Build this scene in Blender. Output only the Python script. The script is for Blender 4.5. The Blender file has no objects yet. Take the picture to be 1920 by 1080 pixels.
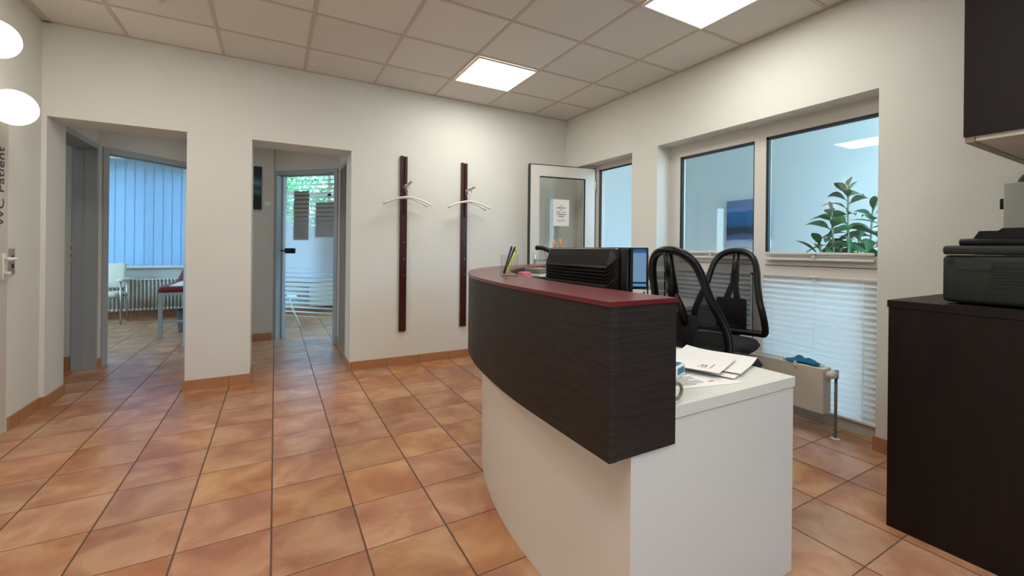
import bpy, bmesh, math, random
from mathutils import Vector, Matrix
random.seed(7)
sc = bpy.context.scene
COL = sc.collection
# ------------------------------------------------------------------ camera, world, exposure
CAMZ = 1.2244
cd = bpy.data.cameras.new('camera'); cam = bpy.data.objects.new('camera', cd); COL.objects.link(cam)
cd.sensor_width = 36.0; cd.lens = 812.6187/1920*36.0
cd.shift_x = (960-984.2336)/1920; cd.shift_y = (466.5862-540)/1920
cd.clip_start = 0.05; cd.clip_end = 200
cam.matrix_world = (Matrix.Translation((0,0,CAMZ)) @ Matrix.Rotation(-0.5229,4,'Z') @ Matrix.Rotation(math.pi/2,4,'X')
                    @ Matrix.Rotation(0.0107,4,'Z'))
sc.camera = cam
sc.view_settings.view_transform = 'Standard'; sc.view_settings.look = 'None'
sc.view_settings.gamma = 1.0; sc.view_settings.use_curve_mapping = False
sc.view_settings.exposure = 1.1
W = bpy.data.worlds.new('daylight'); sc.world = W; W.use_nodes = True
wn = W.node_tree.nodes; wl = W.node_tree.links
bg = wn['Background']
tc = wn.new('ShaderNodeTexCoord'); sx = wn.new('ShaderNodeSeparateXYZ'); rp = wn.new('ShaderNodeValToRGB')
wl.new(tc.outputs['Generated'], sx.inputs[0]); wl.new(sx.outputs['Z'], rp.inputs[0]); wl.new(rp.outputs[0], bg.inputs[0])
rp.color_ramp.elements[0].position = 0.0; rp.color_ramp.elements[0].color = (0.30,0.42,0.48,1)
rp.color_ramp.elements[1].position = 0.25; rp.color_ramp.elements[1].color = (0.33,0.62,0.92,1)
bg.inputs[1].default_value = 9.6
LED = 9.0          # radiance of the ceiling panels
def portal(loc, rot, sx_, sy_):
    l = bpy.data.lights.new('daylight_portal','AREA'); l.shape='RECTANGLE'; l.size=sx_; l.size_y=sy_; l.cycles.is_portal=True
    o = bpy.data.objects.new('daylight_portal', l); COL.objects.link(o); o.location=loc; o.rotation_euler=rot
portal((4.36,0.36,1.42),(math.pi/2,0,math.pi),1.7,2.84)      # glazed end of the porch, shines to +Y
portal((-4.25,7.8,1.75),(0,-math.pi/2,0),1.7,2.4)           # added, unseen treatment room side window, shines to +X
portal((1.0,-2.65,1.65),(math.pi/2,0,math.pi),0.8,1.2)     # added window behind the camera, shines to +Y
portal((3.05,7.7,1.75),(0,math.pi/2,0),1.7,1.8)            # added, unseen office side window, shines to -X
portal((-1.9,9.75,1.75),(-math.pi/2,0,0),2.3,1.8)           # treatment room window, shines to -Y
portal((0.9,9.15,1.85),(-math.pi/2,0,0),2.2,2.0)            # second room window

# ------------------------------------------------------------------ materials
def lin(c):
    return tuple(((v/255)/12.92 if v/255<=0.04045 else ((v/255+0.055)/1.055)**2.4) for v in c)+(1.0,)
def mat(name, col, rough=0.5, metal=0.0, spec=0.5, noise=0.0, nscale=40, bump=0.0, bscale=200, coat=0.0):
    m = bpy.data.materials.new(name); m.use_nodes=True; nt=m.node_tree; b=nt.nodes['Principled BSDF']
    c = lin(col) if max(col)>1.01 else tuple(col)+(1.0,)
    b.inputs['Base Color'].default_value=c; b.inputs['Roughness'].default_value=rough
    b.inputs['Metallic'].default_value=metal; b.inputs['Specular IOR Level'].default_value=spec
    b.inputs['Coat Weight'].default_value=coat
    g=nt.nodes.new('ShaderNodeNewGeometry')
    n=nt.nodes.new('ShaderNodeTexNoise'); n.inputs['Scale'].default_value=nscale; n.inputs['Detail'].default_value=3
    nt.links.new(g.outputs['Position'], n.inputs['Vector'])
    mx=nt.nodes.new('ShaderNodeMix'); mx.data_type='RGBA'; mx.blend_type='MULTIPLY'
    mx.inputs[6].default_value=c; r=nt.nodes.new('ShaderNodeMapRange'); r.inputs[3].default_value=1-noise; r.inputs[4].default_value=1+noise
    nt.links.new(n.outputs['Fac'], r.inputs[0]); nt.links.new(r.outputs[0], mx.inputs[7]); mx.inputs[0].default_value=1
    nt.links.new(mx.outputs[2], b.inputs['Base Color'])
    if bump:
        n2=nt.nodes.new('ShaderNodeTexNoise'); n2.inputs['Scale'].default_value=bscale; n2.inputs['Detail'].default_value=2
        nt.links.new(g.outputs['Position'], n2.inputs['Vector'])
        bp=nt.nodes.new('ShaderNodeBump'); bp.inputs['Strength'].default_value=bump; bp.inputs['Distance'].default_value=0.003
        nt.links.new(n2.outputs['Fac'], bp.inputs['Height']); nt.links.new(bp.outputs[0], b.inputs['Normal'])
    return m
def emis(name, col, s):
    m=bpy.data.materials.new(name); m.use_nodes=True; nt=m.node_tree; nt.nodes.clear()
    e=nt.nodes.new('ShaderNodeEmission'); e.inputs[0].default_value=tuple(col)+(1,); e.inputs[1].default_value=s
    o=nt.nodes.new('ShaderNodeOutputMaterial'); nt.links.new(e.outputs[0],o.inputs[0]); return m
def mixed(name, build):
    m=bpy.data.materials.new(name); m.use_nodes=True; nt=m.node_tree; nt.nodes.clear()
    o=nt.nodes.new('ShaderNodeOutputMaterial'); nt.links.new(build(nt),o.inputs[0]); return m
def glassy(name, tint=(0.96,0.99,0.98), refl=1.0):
    def b(nt):
        t=nt.nodes.new('ShaderNodeBsdfTransparent'); t.inputs[0].default_value=tint+(1,)
        g=nt.nodes.new('ShaderNodeBsdfGlossy'); g.inputs['Roughness'].default_value=0.0; g.inputs[0].default_value=(refl,refl,refl,1)
        f=nt.nodes.new('ShaderNodeLayerWeight'); p5=nt.nodes.new('ShaderNodeMath'); p5.operation='POWER'; p5.inputs[1].default_value=5; nt.links.new(f.outputs['Facing'],p5.inputs[0])
        f2=nt.nodes.new('ShaderNodeMath'); f2.operation='MULTIPLY_ADD'; f2.inputs[1].default_value=0.95; f2.inputs[2].default_value=0.04; nt.links.new(p5.outputs[0],f2.inputs[0])
        x=nt.nodes.new('ShaderNodeMixShader'); nt.links.new(f2.outputs[0],x.inputs[0]); nt.links.new(t.outputs[0],x.inputs[1]); nt.links.new(g.outputs[0],x.inputs[2])
        return x.outputs[0]
    return mixed(name,b)
def veil(name, col, transp, transl):
    """cloth-like sheet: part holes, part diffuse, part translucent"""
    def b(nt):
        d=nt.nodes.new('ShaderNodeBsdfDiffuse'); d.inputs[0].default_value=tuple(col)+(1,)
        l=nt.nodes.new('ShaderNodeBsdfTranslucent'); l.inputs[0].default_value=tuple(col)+(1,)
        x=nt.nodes.new('ShaderNodeMixShader'); x.inputs[0].default_value=transl
        nt.links.new(d.outputs[0],x.inputs[1]); nt.links.new(l.outputs[0],x.inputs[2])
        t=nt.nodes.new('ShaderNodeBsdfTransparent'); y=nt.nodes.new('ShaderNodeMixShader'); y.inputs[0].default_value=transp
        nt.links.new(x.outputs[0],y.inputs[1]); nt.links.new(t.outputs[0],y.inputs[2]); return y.outputs[0]
    return mixed(name,b)

M = {}
M['wall']   = mat('wall_plaster',(222,220,212),0.85,spec=0.2,noise=0.02,nscale=3,bump=0.35,bscale=160)
M['wallg']  = mat('corridor_plaster',(214,208,198),0.85,spec=0.2,noise=0.02,nscale=3,bump=0.3,bscale=160)
M['porch']  = mat('porch_plaster',(226,232,232),0.85,spec=0.2,noise=0.02,nscale=3,bump=0.35,bscale=120)
M['white']  = mat('white_lacquer',(226,224,216),0.38,noise=0.01)
M['pvc']    = mat('white_pvc',(216,210,202),0.3,noise=0.01)
M['door']   = mat('door_paint',(205,196,184),0.45,noise=0.01)
M['steel']  = mat('grey_steel_frame',(164,166,166),0.45,noise=0.02)
M['gasket'] = mat('black_gasket',(14,18,26),0.5)
M['darkred']= mat('dark_red_lacquer',(58,8,12),0.3,noise=0.05)
M['chrome'] = mat('chrome',(190,188,184),0.25,metal=1.0)
M['black']  = mat('black_plastic',(15,14,14),0.34,noise=0.05,spec=0.3)
M['blackf'] = mat('black_fabric',(12,12,13),0.9,noise=0.15,nscale=300)
M['redtop'] = mat('burgundy_laminate',(102,30,36),0.32,noise=0.05,nscale=200)
M['radi']   = mat('radiator_enamel',(214,208,194),0.35,noise=0.01)
M['cream']  = mat('cream_leather',(222,214,194),0.45,noise=0.03)
M['redlea'] = mat('red_leather',(120,14,22),0.4,noise=0.05)
M['paper']  = mat('paper',(240,236,232),0.7,noise=0.01)
M['ink']    = mat('ink',(60,58,66),0.7)
M['inkred'] = mat('red_ink',(200,110,110),0.7)
M['blue']   = mat('blue_cloth',(14,112,150),0.8,noise=0.25,nscale=60,bump=0.5,bscale=90)
M['navy']   = mat('navy_plastic',(22,30,84),0.3)
M['lime']   = mat('lime_plastic',(196,216,30),0.35)
M['pink']   = mat('pink_plastic',(222,120,140),0.4)
M['orange'] = mat('orange_petals',(244,150,112),0.5)
M['printer']= mat('printer_grey',(40,42,37),0.55,spec=0.3,noise=0.05)
M['applg']  = mat('appliance_grey',(150,152,140),0.45)
M['teal']   = mat('teal_print',(40,120,160),0.5)
M['rubber'] = mat('grey_rubber',(130,124,112),0.4)
M['knob']   = mat('thermostat_white',(222,214,198),0.4)
M['meshbin']= veil('bin_mesh',(0.10,0.10,0.10),0.45,0.0)
M['leaf']   = mat('leaf_green',(40,84,46),0.4,noise=0.5,nscale=25)
M['stem']   = mat('plant_stem',(122,128,104),0.7,noise=0.2)
M['pot']    = mat('plant_pot',(120,110,100),0.6)
M['bark']   = mat('bark',(70,60,48),0.9,noise=0.3)
M['tree']   = mat('tree_leaves',(52,120,48),0.5,noise=0.6,nscale=4)
M['lawn']   = mat('lawn',(60,100,50),0.9,noise=0.4,nscale=6)
M['glass']  = glassy('window_glass',(0.97,0.99,0.985),0.60)
M['acryl']  = glassy('clear_acrylic',(0.975,0.975,0.97),0.8)
M['mesh']   = veil('chair_mesh',(0.02,0.02,0.02),0.27,0.1)
M['slat']   = veil('vertical_blind_fabric',(0.37,0.47,0.58),0.02,0.52)
M['pleat']  = veil('pleated_fabric',(0.80,0.80,0.79),0.02,0.40)
M['led']    = emis('led_panel',(1.0,0.99,0.925),LED)
M['globe']  = emis('globe_glass_lit',(1.0,0.92,0.74),1.4)
M['frosthole']=None

def N(nt,t,**k):
    n=nt.nodes.new(t)
    for a,v in k.items(): setattr(n,a,v)
    return n
def mth(nt,op,a,b=None,c=None):
    n=nt.nodes.new('ShaderNodeMath'); n.operation=op
    for i,v in enumerate((a,b,c)):
        if v is None: continue
        if isinstance(v,(int,float)): n.inputs[i].default_value=v
        else: nt.links.new(v,n.inputs[i])
    return n.outputs[0]
TX,TY,FX0,FY0 = 0.3342,0.3451,-0.0026,2.1755
def tile_mat(name, base=True):
    m=bpy.data.materials.new(name); m.use_nodes=True; nt=m.node_tree; L=nt.links; b=nt.nodes['Principled BSDF']
    g=N(nt,'ShaderNodeNewGeometry'); s=N(nt,'ShaderNodeSeparateXYZ'); L.new(g.outputs['Position'],s.inputs[0])
    u=mth(nt,'DIVIDE',mth(nt,'SUBTRACT',s.outputs['X'],FX0),TX); v=mth(nt,'DIVIDE',mth(nt,'SUBTRACT',s.outputs['Y'],FY0),TY)
    fu=mth(nt,'FRACT',u); fv=mth(nt,'FRACT',v)
    du=mth(nt,'MULTIPLY',mth(nt,'MINIMUM',fu,mth(nt,'SUBTRACT',1.0,fu)),TX); dv=mth(nt,'MULTIPLY',mth(nt,'MINIMUM',fv,mth(nt,'SUBTRACT',1.0,fv)),TY)
    wu=N(nt,'ShaderNodeTexNoise'); wu.inputs['Scale'].default_value=30; L.new(g.outputs['Position'],wu.inputs['Vector'])
    j=mth(nt,'MULTIPLY',mth(nt,'SUBTRACT',wu.outputs['Fac'],0.5),0.002)
    gu=mth(nt,'LESS_THAN',mth(nt,'ADD',du,j),0.0038); gv=mth(nt,'LESS_THAN',mth(nt,'ADD',dv,j),0.0026)
    gr=mth(nt,'MAXIMUM',gu,gv)
    cid=N(nt,'ShaderNodeCombineXYZ'); L.new(mth(nt,'FLOOR',u),cid.inputs[0]); L.new(mth(nt,'FLOOR',v),cid.inputs[1])
    wn_=N(nt,'ShaderNodeTexWhiteNoise'); wn_.noise_dimensions='3D'; L.new(cid.outputs[0],wn_.inputs['Vector'])
    off=N(nt,'ShaderNodeVectorMath'); off.operation='ADD'; sc_=N(nt,'ShaderNodeVectorMath'); sc_.operation='SCALE'; sc_.inputs['Scale'].default_value=7.0
    L.new(wn_.outputs['Color'],sc_.inputs[0]); L.new(sc_.outputs[0],off.inputs[0]); L.new(g.outputs['Position'],off.inputs[1])
    n1=N(nt,'ShaderNodeTexNoise'); n1.inputs['Scale'].default_value=4.2; n1.inputs['Detail'].default_value=5; n1.inputs['Roughness'].default_value=0.55; n1.inputs['Distortion'].default_value=0.6
    L.new(off.outputs[0],n1.inputs['Vector'])
    ramp=N(nt,'ShaderNodeValToRGB'); L.new(n1.outputs['Fac'],ramp.inputs[0])
    ramp.color_ramp.elements[0].position=0.34; ramp.color_ramp.elements[0].color=lin((166,98,60))
    ramp.color_ramp.elements[1].position=0.66; ramp.color_ramp.elements[1].color=lin((202,148,102))
    e=ramp.color_ramp.elements.new(0.5); e.color=lin((186,122,78))
    hs=N(nt,'ShaderNodeHueSaturation'); L.new(ramp.outputs[0],hs.inputs['Color'])
    L.new(mth(nt,'MULTIPLY_ADD',wn_.outputs['Value'],0.010,0.497),hs.inputs['Hue'])
    sep=N(nt,'ShaderNodeSeparateColor'); L.new(wn_.outputs['Color'],sep.inputs[0])
    L.new(mth(nt,'MULTIPLY_ADD',sep.outputs[1],0.20,0.88),hs.inputs['Value'])
    L.new(mth(nt,'MULTIPLY_ADD',sep.outputs[2],0.15,0.83),hs.inputs['Saturation'])
    mx=N(nt,'ShaderNodeMix'); mx.data_type='RGBA'; L.new(gr,mx.inputs[0]); L.new(hs.outputs[0],mx.inputs[6]); mx.inputs[7].default_value=lin((96,70,56))
    L.new(mx.outputs[2],b.inputs['Base Color'])
    L.new(mth(nt,'MULTIPLY_ADD',gr,0.4,0.31),b.inputs['Roughness'])
    b.inputs['Specular IOR Level'].default_value=0.5
    bp=N(nt,'ShaderNodeBump'); bp.inputs['Strength'].default_value=0.5; bp.inputs['Distance'].default_value=0.004
    h=mth(nt,'ADD',mth(nt,'SUBTRACT',1.0,gr),mth(nt,'MULTIPLY',n1.outputs['Fac'],0.6))
    L.new(h,bp.inputs['Height']); L.new(bp.outputs[0],b.inputs['Normal'])
    return m
M['floor']=tile_mat('terracotta_tiles')
def skirting_mat(name):
    m=mat(name,(176,122,84),0.4,noise=0.16,nscale=9,bump=0.2,bscale=60); nt=m.node_tree; L=nt.links; b=nt.nodes['Principled BSDF']
    g=N(nt,'ShaderNodeNewGeometry'); s=N(nt,'ShaderNodeSeparateXYZ'); L.new(g.outputs['Position'],s.inputs[0])
    sn=N(nt,'ShaderNodeSeparateXYZ'); L.new(g.outputs['True Normal'],sn.inputs[0])
    u=mth(nt,'DIVIDE',mth(nt,'SUBTRACT',s.outputs['X'],FX0),TX); v=mth(nt,'DIVIDE',mth(nt,'SUBTRACT',s.outputs['Y'],FY0),TY)
    def gap(x): f=mth(nt,'FRACT',x); return mth(nt,'LESS_THAN',mth(nt,'MINIMUM',f,mth(nt,'SUBTRACT',1.0,f)),0.010)
    gx=mth(nt,'MULTIPLY',gap(u),mth(nt,'GREATER_THAN',mth(nt,'ABSOLUTE',sn.outputs['Y']),0.5))
    gy=mth(nt,'MULTIPLY',gap(v),mth(nt,'GREATER_THAN',mth(nt,'ABSOLUTE',sn.outputs['X']),0.5))
    gr=mth(nt,'MAXIMUM',gx,gy)
    old=b.inputs['Base Color'].links[0].from_socket
    mx=N(nt,'ShaderNodeMix'); mx.data_type='RGBA'; L.new(gr,mx.inputs[0]); L.new(old,mx.inputs[6]); mx.inputs[7].default_value=lin((130,100,80))
    L.new(mx.outputs[2],b.inputs['Base Color']); return m
M['skirt']=skirting_mat('terracotta_skirting')
CX0,CY0,CZ,CP = 2.7253,4.6495,2.874,0.625
def ceil_mat():
    m=mat('ceiling_tiles',(222,217,209),0.95,spec=0.1,noise=0.03,nscale=2,bump=0.4,bscale=220); nt=m.node_tree; L=nt.links; b=nt.nodes['Principled BSDF']
    g=N(nt,'ShaderNodeNewGeometry'); s=N(nt,'ShaderNodeSeparateXYZ'); L.new(g.outputs['Position'],s.inputs[0])
    u=mth(nt,'DIVIDE',mth(nt,'SUBTRACT',s.outputs['X'],CX0),CP); v=mth(nt,'DIVIDE',mth(nt,'SUBTRACT',s.outputs['Y'],CY0),CP)
    cid=N(nt,'ShaderNodeCombineXYZ'); L.new(mth(nt,'FLOOR',u),cid.inputs[0]); L.new(mth(nt,'FLOOR',v),cid.inputs[1])
    w=N(nt,'ShaderNodeTexWhiteNoise'); L.new(cid.outputs[0],w.inputs['Vector'])
    old=b.inputs['Base Color'].links[0].from_socket
    hs=N(nt,'ShaderNodeHueSaturation'); L.new(old,hs.inputs['Color']); L.new(mth(nt,'MULTIPLY_ADD',w.outputs['Value'],0.09,0.955),hs.inputs['Value'])
    L.new(hs.outputs[0],b.inputs['Base Color']); return m
M['ceil']=ceil_mat()
M['tbar']=mat('ceiling_grid',(196,184,172),0.6,noise=0.02)
def wood_mat(name,c1,c2,axis_scale,rough=0.4):
    m=bpy.data.materials.new(name); m.use_nodes=True; nt=m.node_tree; L=nt.links; b=nt.nodes['Principled BSDF']
    g=N(nt,'ShaderNodeNewGeometry'); mp=N(nt,'ShaderNodeMapping'); mp.inputs['Scale'].default_value=axis_scale
    L.new(g.outputs['Position'],mp.inputs[0]); n=N(nt,'ShaderNodeTexNoise'); n.inputs['Scale'].default_value=1.0; n.inputs['Detail'].default_value=4; n.inputs['Roughness'].default_value=0.7
    L.new(mp.outputs[0],n.inputs['Vector']); r=N(nt,'ShaderNodeValToRGB'); L.new(n.outputs['Fac'],r.inputs[0])
    r.color_ramp.elements[0].position=0.35; r.color_ramp.elements[0].color=lin(c1); r.color_ramp.elements[1].position=0.65; r.color_ramp.elements[1].color=lin(c2)
    L.new(r.outputs[0],b.inputs['Base Color']); b.inputs['Roughness'].default_value=rough; b.inputs['Specular IOR Level'].default_value=0.28
    bp=N(nt,'ShaderNodeBump'); bp.inputs['Strength'].default_value=0.25; bp.inputs['Distance'].default_value=0.001
    L.new(n.outputs['Fac'],bp.inputs['Height']); L.new(bp.outputs[0],b.inputs['Normal']); return m
M['wenge']=wood_mat('wenge_laminate',(28,24,22),(54,48,45),(7,7,380),0.5)
M['cab']=wood_mat('dark_cabinet',(20,12,9),(27,17,13),(20,20,3),0.5)
def paint_mat(name, stops, scale):
    m=bpy.data.materials.new(name); m.use_nodes=True; nt=m.node_tree; L=nt.links; b=nt.nodes['Principled BSDF']
    t=N(nt,'ShaderNodeTexCoord'); s=N(nt,'ShaderNodeSeparateXYZ'); L.new(t.outputs['Generated'],s.inputs[0])
    mp=N(nt,'ShaderNodeMapping'); mp.inputs['Scale'].default_value=scale; L.new(t.outputs['Object'],mp.inputs[0])
    n=N(nt,'ShaderNodeTexNoise'); n.inputs['Scale'].default_value=1; n.inputs['Detail'].default_value=5; L.new(mp.outputs[0],n.inputs['Vector'])
    f=mth(nt,'ADD',s.outputs['Z'],mth(nt,'MULTIPLY',mth(nt,'SUBTRACT',n.outputs['Fac'],0.5),0.16))
    r=N(nt,'ShaderNodeValToRGB'); L.new(f,r.inputs[0]); els=r.color_ramp.elements
    els[0].position=stops[0][0]; els[0].color=lin(stops[0][1]); els[1].position=stops[-1][0]; els[1].color=lin(stops[-1][1])
    for p_,c_ in stops[1:-1]: e=els.new(p_); e.color=lin(c_)
    L.new(r.outputs[0],b.inputs['Base Color']); b.inputs['Roughness'].default_value=0.6; return m
M['sea']=paint_mat('seascape_paint',[(0.0,(200,205,220)),(0.13,(170,180,205)),(0.17,(90,105,150)),(0.27,(60,80,120)),(0.30,(30,45,72)),(0.42,(26,44,76)),(0.45,(22,92,140)),(0.75,(30,110,170)),(0.79,(130,150,200)),(0.85,(110,130,180)),(1.0,(120,130,175))],(6,6,30))
M['art']=paint_mat('dark_flower_paint',[(0.0,(6,12,12)),(0.3,(10,26,22)),(0.42,(60,110,115)),(0.5,(24,58,62)),(0.6,(90,130,138)),(0.72,(36,70,80)),(0.8,(8,22,22)),(1.0,(6,14,14))],(5,5,5))
def frost_mat():
    def b(nt):
        L=nt.links
        g=N(nt,'ShaderNodeNewGeometry'); s=N(nt,'ShaderNodeSeparateXYZ'); L.new(g.outputs['Position'],s.inputs[0])
        f=mth(nt,'FRACT',mth(nt,'DIVIDE',s.outputs['Z'],0.058))
        dz=mth(nt,'ABSOLUTE',mth(nt,'SUBTRACT',s.outputs['Z'],1.22))
        cov=mth(nt,'SUBTRACT',1.26,mth(nt,'MULTIPLY',dz,1.12))
        up=mth(nt,'LESS_THAN',f,mth(nt,'MAXIMUM',cov,0.14))
        up=mth(nt,'MULTIPLY',up,mth(nt,'GREATER_THAN',s.outputs['Z'],0.30))
        cl=N(nt,'ShaderNodeBsdfTransparent'); cl.inputs[0].default_value=(0.93,0.96,0.96,1)
        d=N(nt,'ShaderNodeBsdfDiffuse'); d.inputs[0].default_value=(0.8,0.84,0.88,1)
        t=N(nt,'ShaderNodeBsdfTranslucent'); t.inputs[0].default_value=(0.85,0.9,0.95,1)
        x=N(nt,'ShaderNodeMixShader'); x.inputs[0].default_value=0.6; L.new(d.outputs[0],x.inputs[1]); L.new(t.outputs[0],x.inputs[2])
        x2=N(nt,'ShaderNodeMixShader'); x2.inputs[0].default_value=0.25; L.new(x.outputs[0],x2.inputs[1]); tt=N(nt,'ShaderNodeBsdfTransparent'); L.new(tt.outputs[0],x2.inputs[2])
        y=N(nt,'ShaderNodeMixShader'); L.new(up,y.inputs[0]); L.new(cl.outputs[0],y.inputs[1]); L.new(x2.outputs[0],y.inputs[2]); return y.outputs[0]
    return mixed('striped_frosted_glass',b)
M['frost']=frost_mat()
def screen_mat():
    m=bpy.data.materials.new('screen_image'); m.use_nodes=True; nt=m.node_tree; nt.nodes.clear(); L=nt.links
    t=N(nt,'ShaderNodeTexCoord'); s=N(nt,'ShaderNodeSeparateXYZ'); L.new(t.outputs['Generated'],s.inputs[0])
    r=N(nt,'ShaderNodeValToRGB'); r.color_ramp.interpolation='CONSTANT'; L.new(s.outputs['Z'],r.inputs[0])
    els=r.color_ramp.elements; els[0].position=0; els[0].color=lin((120,160,200)); els[1].position=0.90; els[1].color=lin((60,110,170))
    e=els.new(0.07); e.color=lin((20,60,110)); e=els.new(0.12); e.color=lin((130,170,205)); 
    em=N(nt,'ShaderNodeEmission'); L.new(r.outputs[0],em.inputs[0]); em.inputs[1].default_value=0.32
    o=N(nt,'ShaderNodeOutputMaterial'); L.new(em.outputs[0],o.inputs[0]); return m
M['screen']=screen_mat()

# ------------------------------------------------------------------ mesh helpers
class MB:
    def __init__(s): s.v=[]; s.f=[]; s.smooth=[]
    def add(s,vs,fs,sm=False):
        o=len(s.v); s.v+= [tuple(v) for v in vs]; s.f+=[tuple(i+o for i in f) for f in fs]; s.smooth+=[sm]*len(fs); return s
    def box(s,a,b,M_=None):
        x0,y0,z0=a; x1,y1,z1=b
        vs=[(x0,y0,z0),(x1,y0,z0),(x1,y1,z0),(x0,y1,z0),(x0,y0,z1),(x1,y0,z1),(x1,y1,z1),(x0,y1,z1)]
        if M_ is not None: vs=[M_@Vector(v) for v in vs]
        return s.add(vs,[(0,3,2,1),(4,5,6,7),(0,1,5,4),(1,2,6,5),(2,3,7,6),(3,0,4,7)])
    def rbox(s,a,b,r=0.01,seg=2,M_=None,sm=True):
        bm=bmesh.new(); bmesh.ops.create_cube(bm,size=1.0)
        for v in bm.verts: v.co=Vector([(a[i]+b[i])/2+v.co[i]*(b[i]-a[i]) for i in range(3)])
        bmesh.ops.bevel(bm,geom=list(bm.edges),offset=r,segments=seg,affect='EDGES',profile=0.5)
        vs=[v.co.copy() for v in bm.verts]; fs=[[v.index for v in f.verts] for f in bm.faces]; bm.free()
        if M_ is not None: vs=[M_@v for v in vs]
        return s.add(vs,fs,sm)
    def prism(s,pts,z0,z1,M_=None,sm=False):
        n=len(pts); vs=[Vector((p[0],p[1],z0)) for p in pts]+[Vector((p[0],p[1],z1)) for p in pts]
        if M_ is not None: vs=[M_@v for v in vs]
        s.add(vs,[tuple(range(n))[::-1],tuple(range(n,2*n))]+[(i,(i+1)%n,n+(i+1)%n,n+i) for i in range(n)],False)
        return s
    def tube(s,pts,r,seg=10,closed=False,flat=None,up=(0,0,1)):
        P=[Vector(p) for p in pts]; n=len(P); rs=r if isinstance(r,(list,tuple)) else [r]*n
        rings=[]; prev=None
        for i,p in enumerate(P):
            if closed: t=(P[(i+1)%n]-P[i-1])
            else: t=P[min(i+1,n-1)]-P[max(i-1,0)]
            t.normalize()
            if prev is None:
                a=Vector(up); 
                if abs(a.dot(t))>0.95: a=Vector((1,0,0))
                a=(a-t*a.dot(t)).normalized()
            else: a=(prev-t*prev.dot(t)).normalized()
            prev=a; b=t.cross(a); fx,fy=(1,1) if flat is None else flat
            rings.append([p+a*math.cos(k*2*math.pi/seg)*rs[i]*fx+b*math.sin(k*2*math.pi/seg)*rs[i]*fy for k in range(seg)])
        vs=[v for R_ in rings for v in R_]; fs=[]
        m=n if closed else n-1
        for i in range(m):
            for k in range(seg):
                a0=i*seg+k; a1=i*seg+(k+1)%seg; b0=((i+1)%n)*seg+k; b1=((i+1)%n)*seg+(k+1)%seg
                fs.append((a0,a1,b1,b0))
        if not closed: fs+= [tuple(range(seg))[::-1], tuple(range((n-1)*seg,n*seg))]
        return s.add(vs,fs,True)
    def cyl(s,a,b,r,seg=16,r2=None):
        return s.tube([a,b],[r,r if r2 is None else r2],seg)
    def lathe(s,prof,c=(0,0,0),seg=24,M_=None,sm=True):
        vs=[];n=len(prof)
        for r,z in prof:
            for k in range(seg):
                a=2*math.pi*k/seg; v=Vector((c[0]+r*math.cos(a),c[1]+r*math.sin(a),c[2]+z)); vs.append(M_@v if M_ is not None else v)
        fs=[(i*seg+k,i*seg+(k+1)%seg,(i+1)*seg+(k+1)%seg,(i+1)*seg+k) for i in range(n-1) for k in range(seg)]
        fs+=[tuple(range(seg))[::-1],tuple(range((n-1)*seg,n*seg))]
        return s.add(vs,fs,sm)
    def sphere(s,c,r,seg=24,scale=(1,1,1)):
        prof=[]; n=seg//2; vs=[]
        for i in range(n+1):
            t=math.pi*i/n; 
            for k in range(seg):
                a=2*math.pi*k/seg; vs.append((c[0]+r*scale[0]*math.sin(t)*math.cos(a),c[1]+r*scale[1]*math.sin(t)*math.sin(a),c[2]-r*scale[2]*math.cos(t)))
        fs=[(i*seg+k,i*seg+(k+1)%seg,(i+1)*seg+(k+1)%seg,(i+1)*seg+k) for i in range(n) for k in range(seg)]
        return s.add(vs,fs,True)
    def build(s,name,m,parent=None,weld=False):
        me=bpy.data.meshes.new(name); me.from_pydata(s.v,[],s.f)
        for p_,sm in zip(me.polygons,s.smooth): p_.use_smooth=sm
        bm=bmesh.new(); bm.from_mesh(me); 
        if weld: bmesh.ops.remove_doubles(bm,verts=bm.verts,dist=1e-5)
        bmesh.ops.recalc_face_normals(bm,faces=bm.faces); bm.to_mesh(me); bm.free()
        me.materials.append(m); o=bpy.data.objects.new(name,me); COL.objects.link(o)
        if parent is not None: o.parent=parent
        return o
def tag(o,label=None,cat=None,group=None,kind=None):
    if label: o['label']=label
    if cat: o['category']=cat
    if group: o['group']=group
    if kind: o['kind']=kind
    return o
def thing(name,loc,label,cat,rz=0,group=None):
    o=bpy.data.objects.new(name,None); o.empty_display_size=0.1; COL.objects.link(o); o.location=loc; o.rotation_euler=(0,0,rz)
    return tag(o,label,cat,group)
def struct(name,mb,m,parent=None):
    o=mb.build(name,m,parent)
    if parent is None: o['kind']='structure'
    return o
def frame_M(o,ang):
    return Matrix.Translation(o) @ Matrix.Rotation(ang,4,'Z')
def copy_thing(root,loc,rz,label,group=None):
    r=root.copy(); COL.objects.link(r); r.location=loc; r.rotation_euler=(0,0,rz); r['label']=label
    if group: r['group']=group
    for ch in list(root.children):
        c=ch.copy(); COL.objects.link(c); c.parent=r
        for g in list(ch.children): d=g.copy(); COL.objects.link(d); d.parent=c
    return r
def wall_poly(pts,M_,t):
    """outline pts (u,z) in the wall plane, extruded along local +y by t; M_ maps (u,y,z)"""
    mb=MB(); n=len(pts)
    vs=[M_@Vector((u,0,z)) for u,z in pts]+[M_@Vector((u,t,z)) for u,z in pts]
    mb.add(vs,[tuple(range(n))[::-1],tuple(range(n,2*n))]+[(i,(i+1)%n,n+(i+1)%n,n+i) for i in range(n)]); return mb
I4=Matrix.Identity(4)
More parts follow.
